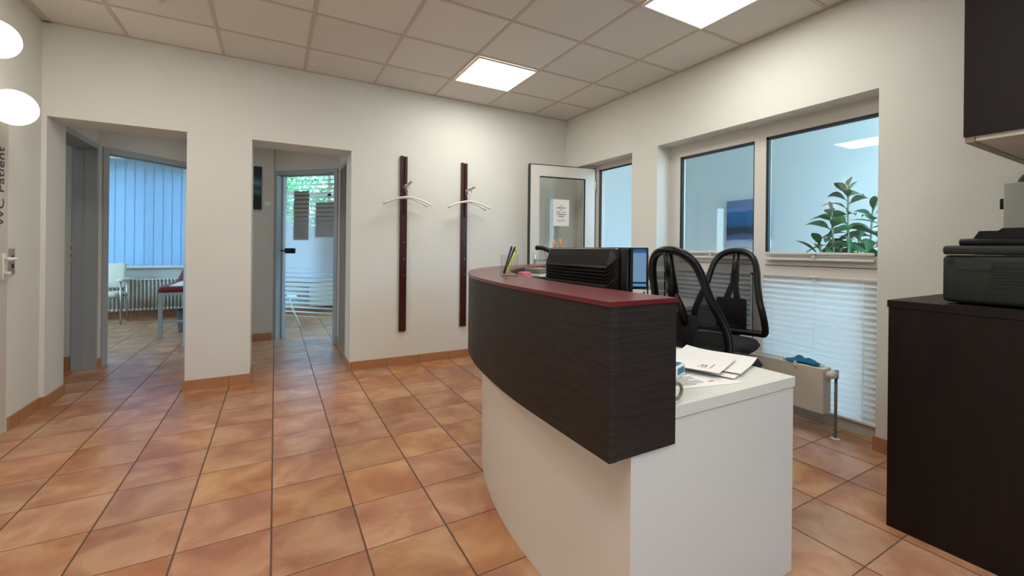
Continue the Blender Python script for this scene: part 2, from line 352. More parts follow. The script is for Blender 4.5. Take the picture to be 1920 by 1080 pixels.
def text_mesh(name,body,size,M_,m,parent,extrude=0.0006,align='LEFT',shear=0.0):
    c=bpy.data.curves.new(name,'FONT'); c.body=body; c.size=size; c.extrude=extrude; c.align_x=align; c.shear=shear
    o=bpy.data.objects.new(name,c); COL.objects.link(o); bpy.context.view_layer.update()
    me=bpy.data.meshes.new_from_object(o.evaluated_get(bpy.context.evaluated_depsgraph_get())); bpy.data.objects.remove(o)
    me.transform(M_); me.materials.clear(); me.materials.append(m); me.name=name
    o=bpy.data.objects.new(name,me); COL.objects.link(o); o.parent=parent; return o

# ------------------------------------------------------------------ setting
XL,XR,YB,YN = -1.505,3.230,4.566,-2.6
OH=2.174
Z=0.0
struct('floor',MB().box((-6,YN-0.2,-0.1),(6.2,11.5,0)),M['floor'])
# ceiling of the hall
struct('ceiling',MB().box((XL-0.2,YN-0.2,CZ),(XR+0.2,YB+0.2,CZ+0.12)),M['ceil'])
g_=MB()
xs=[CX0-k*CP for k in range(0,8) if CX0-k*CP>XL]; ys=[CY0-m*CP for m in range(1,12) if CY0-m*CP>YN]
for x in xs: g_.box((x-0.012,YN,CZ-0.004),(x+0.012,YB,CZ+0.001))
for y in ys: g_.box((XL,y-0.012,CZ-0.0045),(XR,y+0.012,CZ+0.001))
g_.box((XL,YB-0.022,CZ-0.006),(XR,YB,CZ+0.001)); g_.box((XR-0.022,YN,CZ-0.006),(XR,YB,CZ+0.001)); g_.box((XL,YN,CZ-0.006),(XL+0.05,YB,CZ+0.001))
struct('trim_1',g_,M['tbar'])
# back wall with two doorways
A0,A1,B0,B1=-1.477,-0.648,-0.186,0.646
pts=[(XL-0.2,0),(A0,0),(A0,OH),(A1,OH),(A1,0),(B0,0),(B0,OH),(B1,OH),(B1,0),(XR+0.3,0),(XR+0.3,CZ),(XL-0.2,CZ)]
struct('wall_back',wall_poly(pts,Matrix.Translation((0,YB,0)),0.34),M['wall'])
# left wall (door in it), right wall, wall behind the camera
Mx=Matrix(((0,-1,0,XL),(1,0,0,0),(0,0,1,0),(0,0,0,1)))     # u->Y , y->-X
pts=[(YN-0.2,0),(3.20,0),(3.20,2.08),(4.115,2.08),(4.115,0),(YB,0),(YB,CZ),(YN-0.2,CZ)]
struct('wall_left',wall_poly(pts,Mx,0.2),M['wall'])
MR=Matrix(((0,1,0,XR),(1,0,0,0),(0,0,1,0),(0,0,0,1)))
WY0,WY1,WZ=1.235,3.03,2.245; DY0,DY1=3.377,4.565
pts=[(YN-0.2,0),(WY0,0),(WY0,WZ),(WY1,WZ),(WY1,0),(DY0,0),(DY0,WZ),(DY1,WZ),(DY1,0),(YB+0.3,0),(YB+0.3,CZ),(YN-0.2,CZ)]
struct('wall_right',wall_poly(pts,MR,0.26),M['wall'])
struct('wall_near',MB().box((XL-0.2,YN-0.2,0),(0.6,YN,CZ)).box((1.4,YN-0.2,0),(XR+0.26,YN,CZ)).box((0.6,YN-0.2,0),(1.4,YN,1.05)).box((0.6,YN-0.2,2.25),(1.4,YN,CZ)),M['wall'])
w7=MB()  # window added behind the camera to let in cool daylight
for a,b in ((0.6,0.66),(1.34,1.4)): w7.box((a,YN-0.12,1.05),(b,YN-0.06,2.25))
w7.box((0.66,YN-0.12,1.05),(1.34,YN-0.06,1.11)).box((0.66,YN-0.12,2.19),(1.34,YN-0.06,2.25))
win=struct('added_window_7',w7,M['pvc']); MB().box((0.65,YN-0.092,1.1),(1.35,YN-0.088,2.2)).build('pane',M['glass'],win)
# skirting
sk=MB(); sh=0.088; st=0.012
sk.box((XL,YB-st,0),(A0,YB,sh)); sk.box((A0,YB-st,0),(A0+st,YB+0.34,sh))
sk.box((A1-st,YB-st,0),(B0+st,YB,sh)); sk.box((A1-st,YB,0),(A1,YB+0.34,sh)); sk.box((B0,YB,0),(B0+st,YB+0.34,sh))
sk.box((B1-st,YB-st,0),(XR,YB,sh)); sk.box((B1-st,YB,0),(B1,YB+0.34,sh))
struct('baseboard_back',sk,M['skirt'])
struct('baseboard_left',MB().box((XL,4.125,0),(XL+st,YB-st,sh)).box((XL,YN,0),(XL+st,3.19,sh)),M['skirt'])
struct('baseboard_right',MB().box((XR-st,YN,0),(XR,WY0+st,sh)).box((XR-st,WY1-st,0),(XR,DY0+st,sh)),M['skirt'])

# corridor behind the doorways: left wall with a door, two slanting door walls, middle wall, right wall
CH=2.62; S=math.sqrt(.5)
YC=YB+0.34
Ml=Matrix(((0,-1,0,-1.535),(1,0,0,0),(0,0,1,0),(0,0,0,1)))
struct('wall_corridor_left',wall_poly([(YC,0),(4.96,0),(4.96,2.19),(5.815,2.19),(5.815,0),(5.85,0),(5.85,CH),(YC,CH)],Ml,0.16),M['wallg'])
D1=frame_M((-1.535,5.845,0),math.pi/4)          # local x runs along the wall, local y goes into the room
pts=[(-0.02,0),(0.07,0),(0.07,2.17),(0.99,2.17),(0.99,0),(1.07,0),(1.07,CH),(-0.02,CH)]
struct('wall_slant_left',wall_poly(pts,D1,0.14),M['wallg'])
struct('wall_corridor_middle',MB().box((-0.79,6.60,0),(-0.02,6.74,CH)),M['wallg'])
D2=frame_M((-0.02,6.62,0),-math.pi/4)
pts=[(-0.02,0),(0.04,0),(0.04,2.19),(0.96,2.19),(0.96,0),(1.03,0),(1.03,CH),(-0.02,CH)]
struct('wall_slant_right',wall_poly(pts,D2,0.14),M['wallg'])
Mr=Matrix(((0,1,0,0.695),(1,0,0,0),(0,0,1,0),(0,0,0,1)))
struct('wall_corridor_right',wall_poly([(YC,0),(4.93,0),(4.93,2.17),(5.72,2.17),(5.72,0),(5.93,0),(5.93,CH),(YC,CH)],Mr,0.14),M['wallg'])
struct('ceiling_corridor',MB().box((-1.75,YC,CH),(0.9,7.0,CH+0.05)),M['wallg'])
sb=MB(); sb.box((-0.76,6.588,0),(-0.03,6.60,sh)); sb.box((0.683,5.77,0),(0.695,5.90,sh))
sb.box((-0.005,-0.012,0),(0.045,0,sh),D1)
sb.box((0.99,-0.012,0),(1.05,0,sh),D1)
struct('baseboard_corridor',sb,M['skirt'])
t=thing('fill_lamp',(-0.45,5.7,CH-0.001),'added white fill lamp on the corridor ceiling, unseen behind the two doorways','ceiling light')  # hidden lamp added to brighten the corridor
MB().box((-0.2,-0.2,-0.03),(0.2,0.2,0)).build('fill_housing',M['white'],t)
MB().add([(-0.19,-0.19,-0.031),(0.19,-0.19,-0.031),(0.19,0.19,-0.031),(-0.19,0.19,-0.031)],[(0,1,2,3)]).build('diffuser',emis('corridor_fill',(1.0,0.98,0.92),3.0),t)
# small room to the left of the corridor
struct('wall_side_room',MB().box((-3.4,5.86,0),(-1.72,5.98,CH)).box((-3.5,4.2,0),(-3.38,5.98,CH)).box((-3.4,4.2,0),(-1.72,4.3,CH)).box((-3.5,4.2,CH),(-1.7,5.98,CH+0.05)),M['wallg'])
t=thing('fill_lamp',(-2.5,5.0,CH-0.001),'added unseen white fill lamp on the side room ceiling','ceiling light')  # out-of-view lamp added to give the side room cool light
MB().box((-0.2,-0.2,-0.03),(0.2,0.2,0)).build('fill_housing',M['white'],t)
MB().add([(-0.19,-0.19,-0.031),(0.19,-0.19,-0.031),(0.19,0.19,-0.031),(-0.19,0.19,-0.031)],[(0,1,2,3)]).build('diffuser',emis('cool_fill',(0.8,0.95,1.0),3.0),t)
struct('baseboard_side_room',MB().box((-3.38,5.848,0),(-1.72,5.86,0.13)),M['skirt'])
# wall behind the right-hand corridor door opening (dim store room)
struct('wall_store_room',MB().box((1.9,YC,0),(2.0,6.4,CH)).box((0.84,6.3,0),(2.0,6.4,CH)).box((0.84,YC,CH),(2.0,6.4,CH+0.05)),M['wallg'])
def steel_frame(name,idx,Mf,w,h,depth,face=0.05,lip=0.012):
    mb=MB()
    for x0 in (0,w-face):
        mb.box((x0,-lip,0),(x0+face,0,h),Mf)
    mb.box((face,-lip,h-face),(w-face,0,h),Mf)
    mb.box((face-0.012,-0.001,0),(face,depth,h-face),Mf); mb.box((w-face,-0.001,0),(w-face+0.012,depth,h-face),Mf)
    mb.box((face-0.012,-0.001,h-face),(w-face+0.012,depth,h-face+0.012),Mf)
    # stop bead
    mb.box((face,depth*0.55,0),(face+0.012,depth,h-face),Mf); mb.box((w-face-0.012,depth*0.55,0),(w-face,depth,h-face),Mf)
    mb.box((face,depth*0.55,h-face-0.012),(w-face,depth,h-face),Mf)
    return struct(name,mb,M['steel'])
# left corridor doorway frame (its far jamb faces us)
Mld=Matrix(((0,-1,0,-1.535),(1,0,0,4.925),(0,0,1,0),(0,0,0,1)))
f3=steel_frame('door_3',3,Mld,0.925,2.215,0.16)
lk=MB().box((-1.70,5.795,1.06),(-1.66,5.8035,1.24)); p=struct('strike_plate',lk,M['white'],f3)
MB().box((-1.70,5.790,1.10),(-1.672,5.795,1.13)).box((-1.70,5.790,1.17),(-1.672,5.795,1.20)).build('latch_hole',M['gasket'],p)
M1=D1 @ Matrix.Translation((0.045,0,0)); steel_frame('door_4',4,M1,0.97,2.205,0.14)
M2=D2 @ Matrix.Translation((0.01,0,0)); f5=steel_frame('door_5',5,M2,0.98,2.215,0.14)
Mrd=Matrix(((0,1,0,0.695),(1,0,0,4.88),(0,0,1,0),(0,0,0,1))); steel_frame('door_6',6,Mrd,0.89,2.21,0.14)

# glass door leaf with frosted stripes, standing at the far side of its frame
gd=thing('glass_door',(D2@Vector((0.95,0.115,0))),'glass door leaf with white frosted stripes in a grey steel frame','glass door',-math.pi/4)
MB().box((-0.865,0,0.045),(0,0.008,2.15)).build('glass_pane',M['frost'],gd)
lb=MB().rbox((-0.855,-0.03,1.13),(-0.70,0.0,1.20),0.006).build('lock_case',M['black'],gd)
MB().tube([(-0.74,-0.03,1.165),(-0.74,-0.065,1.165),(-0.76,-0.075,1.165),(-0.86,-0.075,1.165)],0.010,10).build('lever_handle',M['black'],lb)
for zz in (0.35,1.85): MB().rbox((-0.075,-0.012,zz),(0.012,0.012,zz+0.09),0.004).build('hinge',M['steel'],gd)
for i,(u0,u1,z0,z1,lab) in enumerate([(-0.745,-0.50,1.31,1.96,'tall grey backed poster stuck on glass door, left of the pair'),(-0.40,-0.10,1.35,1.80,'short grey backed poster stuck on glass door, right of the pair')]):
    Mg=frame_M(gd.location,-math.pi/4)
    o=MB().box((u0,0.010,z0),(u1,0.0115,z1),Mg).build('poster',mat('poster_back_%d'%i,(150,140,125),0.8,noise=0.1,nscale=12),None); tag(o,lab,'poster','posters on the glass door')

# picture on corridor middle wall
o=thing('canvas_picture',(-0.30,6.60,1.70),'narrow dark canvas picture with pale teal petals on corridor wall','picture')
MB().box((-0.14,-0.028,0),(0.14,-0.0,0.55)).build('canvas',M['art'],o)
tag(MB().box((-0.125,6.597,1.765),(-0.055,6.60,1.80)).build('picture_label',M['paper']),'small white caption card on wall right of dark picture','card')

# treatment room (seen through the left doorway)
wb=MB(); wb.box((-4.2,9.60,0),(-0.40,9.85,0.86)); wb.box((-4.2,9.60,2.6),(-0.40,9.85,2.8)); wb.box((-4.2,9.60,0.86),(-3.05,9.85,2.6)); wb.box((-0.75,9.60,0.86),(-0.40,9.85,2.6))
struct('wall_treatment_back',wb,M['wallg'])
struct('wall_treatment_left',MB().box((-4.3,6.0,0),(-4.2,6.6,2.8)).box((-4.3,9.0,0),(-4.2,9.85,2.8)).box((-4.3,6.6,0),(-4.2,9.0,0.9)).box((-4.3,6.6,2.6),(-4.2,9.0,2.8)).box((-4.2,5.99,0),(-1.66,6.05,2.8)),M['wallg'])
w4=MB()  # unseen side window added to bring daylight into the treatment room
for a,b in ((6.6,6.66),(7.77,7.83),(8.94,9.0)): w4.box((-4.28,a,0.9),(-4.22,b,2.6))
w4.box((-4.28,6.6,0.9),(-4.22,9.0,0.96)).box((-4.28,6.6,2.54),(-4.22,9.0,2.6))
win=struct('added_window_4',w4,M['pvc']); MB().box((-4.253,6.65,0.95),(-4.247,8.95,2.55)).build('pane',M['glass'],win)
struct('wall_partition',MB().box((-0.46,6.75,0),(-0.34,9.6,2.8)),M['wallg'])
struct('ceiling_treatment',MB().box((-4.3,5.9,2.8),(3.2,9.9,2.86)),M['wallg'])
struct('baseboard_treatment',MB().box((-4.2,9.588,0),(-0.46,9.60,0.10)),M['skirt'])
w2=MB()
for a,b in ((-3.05,-2.99),(-1.93,-1.87),(-0.81,-0.75)): w2.box((a,9.68,0.86),(b,9.74,2.6))
w2.box((-3.05,9.68,0.86),(-0.75,9.74,0.92)); w2.box((-3.05,9.68,2.54),(-0.75,9.74,2.6))
win=struct('window_2',w2,M['pvc']); MB().box((-3.0,9.70,0.9),(-0.8,9.706,2.56)).build('pane',M['glass'],win)
struct('trim_2',MB().box((-3.05,9.52,0.835),(-0.75,9.68,0.86)),M['pvc'])
vb=thing('vertical_blind',(-3.0,9.47,0.85),'light blue lit vertical slat blind across the window','blind')
MB().box((0,-0.02,1.78),(2.2,0.02,1.82)).build('head_rail',M['white'],vb)
for k in range(18):
    x=0.06+k*0.122; Ms=Matrix.Translation((x,0.004*(-1)**k,0))@Matrix.Rotation(0.05,4,'Z')
    sl=MB().box((-0.065,-0.0004,0.02),(0.065,0.0004,1.78),Ms).build('slat',M['slat'],vb)
    MB().box((-0.055,-0.004,0.0),(0.055,0.004,0.028),Ms).build('slat_weight',M['white'],sl)
# column radiator
r1=thing('column_radiator',(-2.75,9.47,0.13),'cream column radiator below the vertical blind','radiator')
cm=MB()
for k in range(34):
    x=0.025+k*0.05
    for y in (-0.045,0.045): cm.tube([(x,y,0.03),(x,y,0.50)],0.0125,8)
    cm.rbox((x-0.021,-0.065,0.0),(x+0.021,0.065,0.045),0.018,2); cm.rbox((x-0.021,-0.065,0.49),(x+0.021,0.065,0.53),0.018,2)
cm.build('columns',M['radi'],r1)
for x in (0.2,1.4): MB().box((x,0.06,0.05),(x+0.04,0.128,0.09)).build('wall_bracket',M['radi'],r1)
# chair of the treatment room
c1=thing('cream_armchair',(-2.30,9.02,0),'cream padded armchair with chrome legs by the column radiator','chair')
MB().rbox((-0.24,-0.24,0.42),(0.22,0.20,0.49),0.03,3).build('seat',M['cream'],c1)
bk=MB(); bk.rbox((-0.25,-0.03,0),(0.22,0.03,0.40),0.028,3,Matrix.Translation((0,0.22,0.53))@Matrix.Rotation(-0.15,4,'X')); bk.build('backrest',M['cream'],c1)
for s_ in (-1,1):
    MB().rbox((s_*0.26-0.035+ (0.0),-0.26,0.655),(s_*0.26+0.045,0.18,0.70),0.02,3).build('armrest',M['cream'],c1)
    MB().tube([(s_*0.26,-0.19,0.0),(s_*0.26,-0.19,0.655)],0.012,8).build('leg',M['chrome'],c1)
    MB().tube([(s_*0.26,0.18,0.0),(s_*0.26,0.12,0.655)],0.012,8).build('leg',M['chrome'],c1)
MB().tube([(-0.26,-0.19,0.42),(0.26,-0.19,0.42),(0.26,0.14,0.42),(-0.26,0.14,0.42)],0.010,8,True).build('seat_frame',M['chrome'],c1)
# examination couch
c2=thing('examination_couch',(-1.32,7.25,0),'red padded examination couch on grey metal legs','couch')
MB().rbox((0,0,0.60),(0.62,1.25,0.675),0.025,3).build('mattress',M['redlea'],c2)
MB().rbox((0,0,-0.035),(0.62,0.62,0.035),0.025,3,Matrix.Translation((0,1.27,0.64))@Matrix.Rotation(0.32,4,'X')).build('headrest',M['redlea'],c2)
MB().box((0.01,0.01,0.565),(0.61,1.85,0.60)).build('bed_frame',M['steel'],c2)
for x in (0.03,0.59):
    for y in (0.03,1.80): MB().box((x-0.022,y-0.022,0),(x+0.022,y+0.022,0.565)).build('leg',M['steel'],c2)
MB().box((0.05,0.02,0.20),(0.57,0.04,0.23)).build('stretcher',M['steel'],c2)
tag(MB().box((-1.22,7.35,0.676),(-0.80,8.40,0.679)).build('paper_cover',M['paper']),'white paper sheet laid over the red examination couch','paper sheet')
b1=thing('waste_bin',(-1.08,7.78,0),'round dark wire mesh waste bin beneath the red couch','waste bin')
bn=MB(); seg=28
vs=[];
for r_,z_ in ((0.10,0.012),(0.125,0.30)):
    for k in range(seg): vs.append((r_*math.cos(2*math.pi*k/seg),r_*math.sin(2*math.pi*k/seg),z_))
bn.add(vs,[(k,(k+1)%seg,seg+(k+1)%seg,seg+k) for k in range(seg)],True).build('mesh_wall',M['meshbin'],b1)
MB().lathe([(0.0,0.0),(0.102,0.0),(0.102,0.02),(0.0,0.02)],seg=28).build('bin_base',M['black'],b1)
MB().tube([(0.125*math.cos(a),0.125*math.sin(a),0.30) for a in [2*math.pi*k/28 for k in range(28)]],0.006,6,True).build('rim',M['black'],b1)

# second room (through the glass door)
wb=MB(); wb.box((-0.34,9.0,0),(3.1,9.25,0.62)); wb.box((-0.34,9.0,2.72),(3.1,9.25,2.8)); wb.box((-0.34,9.0,0.62),(-0.22,9.25,2.72)); wb.box((2.0,9.0,0.62),(3.1,9.25,2.72))
struct('wall_office_back',wb,M['wallg'])
struct('wall_office_right',MB().box((3.0,6.0,0),(3.1,6.8,2.8)).box((3.0,8.6,0),(3.1,9.0,2.8)).box((3.0,6.8,0),(3.1,8.6,0.9)).box((3.0,6.8,2.6),(3.1,8.6,2.8)).box((0.86,6.41,0),(3.1,6.5,2.8)),M['wallg'])
w5=MB()  # out-of-view window added so more daylight reaches the office
for a,b in ((6.8,6.86),(8.54,8.6)): w5.box((3.02,a,0.9),(3.08,b,2.6))
w5.box((3.02,6.8,0.9),(3.08,8.6,0.96)).box((3.02,6.8,2.54),(3.08,8.6,2.6))
win=struct('added_window_5',w5,M['pvc']); MB().box((3.047,6.85,0.95),(3.053,8.55,2.55)).build('pane',M['glass'],win)
struct('baseboard_office',MB().box((-0.34,8.988,0),(3.0,9.0,0.10)),M['skirt'])
w3=MB()
for a,b in ((-0.22,-0.16),(0.86,0.92),(1.94,2.0)): w3.box((a,9.06,0.62),(b,9.12,2.72))
for a,b in ((0.62,0.68),(1.50,1.60),(2.16,2.24),(2.66,2.72)): w3.box((-0.22,9.06,a),(2.0,9.12,b))
w3.box((-0.22,8.9,0.60),(2.0,9.06,0.62))
win=struct('window_3',w3,M['pvc']); MB().box((-0.18,9.085,0.66),(1.96,9.09,2.68)).build('pane',M['glass'],win)
tag(MB().box((-0.15,9.04,0.66),(1.95,9.042,1.55)).build('roller_blind',M['slat']),'pale blue sheer blind on lower half of the far window','blind')
r3=thing('flat_radiator',(0.55,8.86,0.12),'white flat radiator seen low behind the glass door','radiator')
pb=MB(); pb.rbox((0,0,0),(1.2,0.08,0.42),0.01)
for k in range(22): pb.box((0.04+k*0.052,-0.004,0.03),(0.06+k*0.052,0.0,0.39))
pb.build('panel',M['radi'],r3); 
for x in (0.2,0.96): MB().box((x,0.08,0.1),(x+0.04,0.135,0.3)).build('wall_bracket',M['radi'],r3)
# folding chair just visible at the hinge-side of glass door
fc=thing('folding_chair',(0.12,7.62,0),'white folding chair half hidden behind the left door jamb','chair',0.0)
for y in (-0.2,0.2):
    MB().tube([(0.22,y,0.0),(0.05,y,0.45),(-0.10,y,0.85)],0.011,8).build('leg',M['white'],fc)
    MB().tube([(-0.20,y,0.0),(0.10,y,0.45)],0.011,8).build('leg',M['white'],fc)
MB().rbox((-0.2,-0.19,0.44),(0.18,0.19,0.465),0.01).build('seat',M['white'],fc)
MB().rbox((-0.11,-0.2,0.66),(-0.08,0.2,0.86),0.01).build('backrest',M['white'],fc)

# outside greenery beyond the far window
struct('ground_outside',MB().box((-8,9.9,-0.12),(12,30,-0.02)),M['lawn'])
def tree(x,y,h,r,label,seed):
    rnd=random.Random(seed); t=thing('garden_tree',(x,y,-0.02),label,'tree',group=None)
    MB().tube([(0,0,0),(0.05,0,h*0.4),(0,0.05,h*0.8)],[0.12,0.09,0.03],8).build('trunk',M['bark'],t)
    lm=MB()
    for i in range(5200):
        th=rnd.uniform(0,2*math.pi); ph=math.acos(rnd.uniform(-1,1)); rr=r*(0.55+0.5*rnd.random()**0.5)*(0.85+0.2*math.sin(5*th)+0.15*math.sin(7*ph))
        c=Vector((rr*math.sin(ph)*math.cos(th),rr*math.sin(ph)*math.sin(th),h*0.62+rr*math.cos(ph)*0.9))
        if c.z<0.3: continue
        a=Vector((rnd.gauss(0,1),rnd.gauss(0,1),rnd.gauss(0,1))).normalized(); b=a.orthogonal().normalized(); s_=rnd.uniform(0.05,0.11)
        lm.add([c-a*s_,c+b*s_*0.5,c+a*s_,c-b*s_*0.5],[(0,1,2,3)])
    lm.build('foliage',M['tree'],t)
tree(-0.7,13.2,3.6,1.5,'bushy green tree outside, on the left in the far window',1)
tree(3.3,15.6,5.0,2.3,'taller green tree outside, on the right in the far window',2)
tree(0.4,19.6,5.0,2.3,'darker green tree outside, behind the other two trees',3)

# ------------------------------------------------------------------ left wall: toilet door, lights
d1=MB().box((XL-0.045,3.205,0.008),(XL+0.0,4.113,2.075)).build('door_1',M['door']); tag(d1,kind='structure')
ep=MB().rbox((XL,4.045,0.99),(XL+0.008,4.085,1.16),0.003).build('escutcheon',M['white'],d1)
hd=MB().tube([(XL+0.008,4.065,1.125),(XL+0.06,4.065,1.125),(XL+0.068,4.03,1.125),(XL+0.066,3.94,1.125)],0.010,10).build('lever_handle',M['white'],d1)
MB().tube([(XL+0.008,4.065,1.03),(XL+0.035,4.065,1.03)],0.014,12).build('lock_knob',M['white'],d1)
sp=MB().rbox((XL-0.0,4.125,1.02),(XL+0.010,4.185,1.19),0.003).build('strike_box',mat('strike_grey',(150,142,132),0.5),d1)
MB().box((XL+0.010,4.14,1.06),(XL+0.012,4.165,1.09)).box((XL+0.010,4.14,1.12),(XL+0.012,4.165,1.145)).build('latch_slot',M['gasket'],sp)
MT=Matrix.Translation((XL+0.0012,4.062,1.33))@Matrix(((0,0,1,0),(0,-1,0,0),(1,0,0,0),(0,0,0,1)))
# text runs upward: local x -> Z, letter tops -> -Y
text_mesh('lettering','WC Patient',0.105,MT,M['ink'],d1,0.0005)
def globe(y,z,x,r,label):
    t=thing('globe_lamp',(XL,y,z),label,'wall lamp',group='lit globe lamps above the toilet door')
    MB().lathe([(0,0),(0.05,0),(0.05,0.012),(0.02,0.02),(0,0.02)],M_=Matrix.Rotation(math.pi/2,4,'Y')).build('wall_rose',M['white'],t)
    MB().tube([(0.018,0,0),(x-XL-r+0.01,0,0)],0.016,12).build('stem',M['chrome'],t)
    MB().sphere((x-XL,0,0),r,32).build('globe',M['globe'],t)
globe(3.815,2.045,-1.375,0.105,'lower of two round lit globe lamps by the toilet door')
globe(3.60,2.375,-1.375,0.105,'upper of two round lit globe lamps by the toilet door')

# ------------------------------------------------------------------ ceiling lights
def led_panel(k,m,label):
    x0=CX0-(k+1)*CP; y0=CY0-(m+1)*CP
    t=thing('led_panel',(x0+CP/2,y0+CP/2,CZ-0.006),label,'ceiling light',group='square light panels in the ceiling')
    h=CP/2-0.013
    fr=MB(); fr.box((-h,-h,-0.012),(h,-h+0.018,0.0)); fr.box((-h,h-0.018,-0.012),(h,h,0.0)); fr.box((-h,-h+0.018,-0.012),(-h+0.018,h-0.018,0.0)); fr.box((h-0.018,-h+0.018,-0.012),(h,h-0.018,0.0))
    fr.build('frame',M['white'],t)
    e=h-0.018; d=MB(); d.add([(-e,-e,-0.009),(e,-e,-0.009),(e,e,-0.009),(-e,e,-0.009)],[(0,1,2,3)]); d.build('diffuser',M['led'],t)
led_panel(1,1,'square lit panel in ceiling near the back wall')
led_panel(0,4,'larger looking square lit panel in ceiling at the top edge')
led_panel(5,2,'square lit ceiling panel above the left doorway')
led_panel(4,6,'added unseen fill panel in ceiling over the entrance area')  # out-of-view panel added to raise the hall light
led_panel(3,7,'added unseen fill panel in ceiling nearest above the viewer')  # added out of view to brighten the desk end panel
led_panel(1,8,'added unseen fill panel in ceiling behind the dark cabinets')  # extra panel added behind the viewer as fill light
sd=thing('smoke_detector',(-0.72,3.74,CZ),'round beige detector on ceiling tile, cut by top edge','smoke detector')
MB().lathe([(0,-0.03),(0.03,-0.03),(0.055,-0.015),(0.06,0.0),(0,0.0)]).build('housing',M['cream'],sd)

# ------------------------------------------------------------------ right wall window
XW=3.41; wm=MB(); wf=0.07
def bx(mb,y0,y1,z0,z1,x0=XW,x1=XW+wf): mb.box((x0,y0,z0),(x1,y1,z1))
bx(wm,WY0,1.29,0.03,WZ); bx(wm,2.90,WY1,0.03,WZ); bx(wm,2.05,2.15,0.03,WZ)          # posts
bx(wm,1.29,2.05,2.14,WZ); bx(wm,2.15,2.90,2.13,WZ)
bx(wm,1.29,2.05,1.05,1.20); bx(wm,2.15,2.90,1.05,1.20)
bx(wm,WY0,WY1,0.0,0.09)
wm.box((XR+0.26,WY0-0.1,2.25),(XW+wf,WY1+0.1,2.4)); wm.box((XR+0.26,WY1,0),(XW+wf,WY1+0.1,2.3)); 
w1=struct('window_1',wm,M['pvc'])
gk=MB()
for (a,b,t,bz) in ((1.29,2.05,2.14,1.20),(2.15,2.90,2.13,1.20),(1.29,2.05,1.05,0.09),(2.15,2.90,1.05,0.09)):
    gk.box((XW-0.002,a,t-0.022),(XW+0.03,b,t)); gk.box((XW-0.002,b-0.020,bz),(XW+0.03,b,t)); gk.box((XW-0.002,a,bz),(XW+0.03,a+0.006,t)); gk.box((XW-0.002,a,bz),(XW+0.03,b,bz+0.006))
gk.box((XW-0.003,1.29,1.115),(XW,2.05,1.119)); gk.box((XW-0.003,2.15,1.115),(XW,2.90,1.119)); gk.box((XW-0.003,1.29,0.075),(XW,2.05,0.080))
gk.build('gasket',M['gasket'],w1)
for a,b,z0,z1 in ((1.29,2.05,1.20,2.14),(2.15,2.90,1.20,2.13),(1.29,2.05,0.09,1.05),(2.15,2.90,0.09,1.05)):
    MB().box((XW+0.034,a,z0),(XW+0.040,b,z1)).build('pane',M['glass'],w1)
def pleated(y0,y1,ztop,zbot,label,folded):
    t=thing('pleated_blind',(XW-0.03,y0,zbot),label,'blind',group=None)
    H_=ztop-zbot; w=y1-y0
    if not folded:
        mb=MB(); n=int(H_/0.02); vs=[]
        for i in range(n+1):
            z=H_*i/n; x=0.009 if i%2 else -0.009
            vs+= [(x,0.002,z),(x,w-0.002,z)]
        mb.add(vs,[(2*i,2*i+1,2*i+3,2*i+2) for i in range(n)]); mb.build('pleated_fabric',M['pleat'],t)
        for yy in (0.08,w*0.5,w-0.08): MB().tube([(-0.011,yy,0),(-0.011,yy,H_)],0.0012,5).build('cord',M['white'],t)
    MB().rbox((-0.012,0.004,H_-0.004),(0.014,w-0.004,H_+0.016),0.003).build('top_rail',M['pvc'],t)
    MB().rbox((-0.012,0.004,-0.016),(0.014,w-0.004,0.002),0.003).build('bottom_rail',M['pvc'],t)
    MB().rbox((-0.030,w/2-0.022,H_+0.002),(-0.010,w/2+0.022,H_+0.012),0.003).box((-0.020,w/2-0.010,H_-0.025),(-0.012,w/2+0.010,H_+0.003)).build('pull_grip',M['white'],t)
pleated(1.282,2.048,1.035,0.105,'lowered white pleated blind right of the office chairs',False)
pleated(2.152,2.898,1.035,0.105,'lowered white pleated blind behind the office chairs',False)
pleated(1.305,2.035,1.205,1.175,'folded pleated blind rail under the plant window',True)
pleated(2.165,2.885,1.205,1.175,'folded pleated blind rail under the picture window',True)

# door niche: frame of the porch door and its opened leaf
dm=MB(); dm.box((XW,4.10,0),(XW+0.07,4.565,2.25)); dm.box((XW,DY0-0.1,0),(XW+0.07,3.46,2.25)); dm.box((XW,3.46,2.185),(XW+0.07,4.10,2.25))
dm.box((XW,4.565,0),(XW+0.07,4.9,2.4)); dm.box((XR+0.26,DY0-0.1,2.25),(XW+0.07,4.7,2.4))
dm.box((XW-0.01,4.13,0),(XW,4.19,2.22))
df=struct('door_2',dm,M['pvc'])
MB().box((XW-0.012,4.094,0),(XW+0.02,4.106,2.19)).box((XW-0.004,3.46,2.173),(XW+0.02,4.10,2.187)).build('gasket',M['gasket'],df)
LA=math.radians(190)-0.0
LF=thing('porch_door_leaf',(3.375,4.185,0),'opened white framed glass door leaf against the back wall','door',math.radians(170))
lw=0.84; lz=2.205
lm=MB(); lm.box((0,-0.03,0.03),(0.13,0.03,lz)); lm.box((lw-0.115,-0.03,0.03),(lw,0.03,lz)); lm.box((0.13,-0.03,lz-0.13),(lw-0.115,0.03,lz)); lm.box((0.13,-0.03,0.03),(lw-0.115,0.03,0.2))
lm.build('leaf_frame',M['pvc'],LF)
MB().box((0.13,-0.004,0.2),(lw-0.115,0.004,lz-0.13)).build('pane',M['glass'],LF)
MB().box((0.13,0.018,0.2),(0.143,0.032,lz-0.13)).box((0.13,0.018,lz-0.143),(lw-0.115,0.032,lz-0.13)).box((lw,-0.03,0.03),(lw+0.008,0.036,lz+0.006)).box((0,-0.03,lz),(lw,0.036,lz+0.006)).build('gasket',M['gasket'],LF)
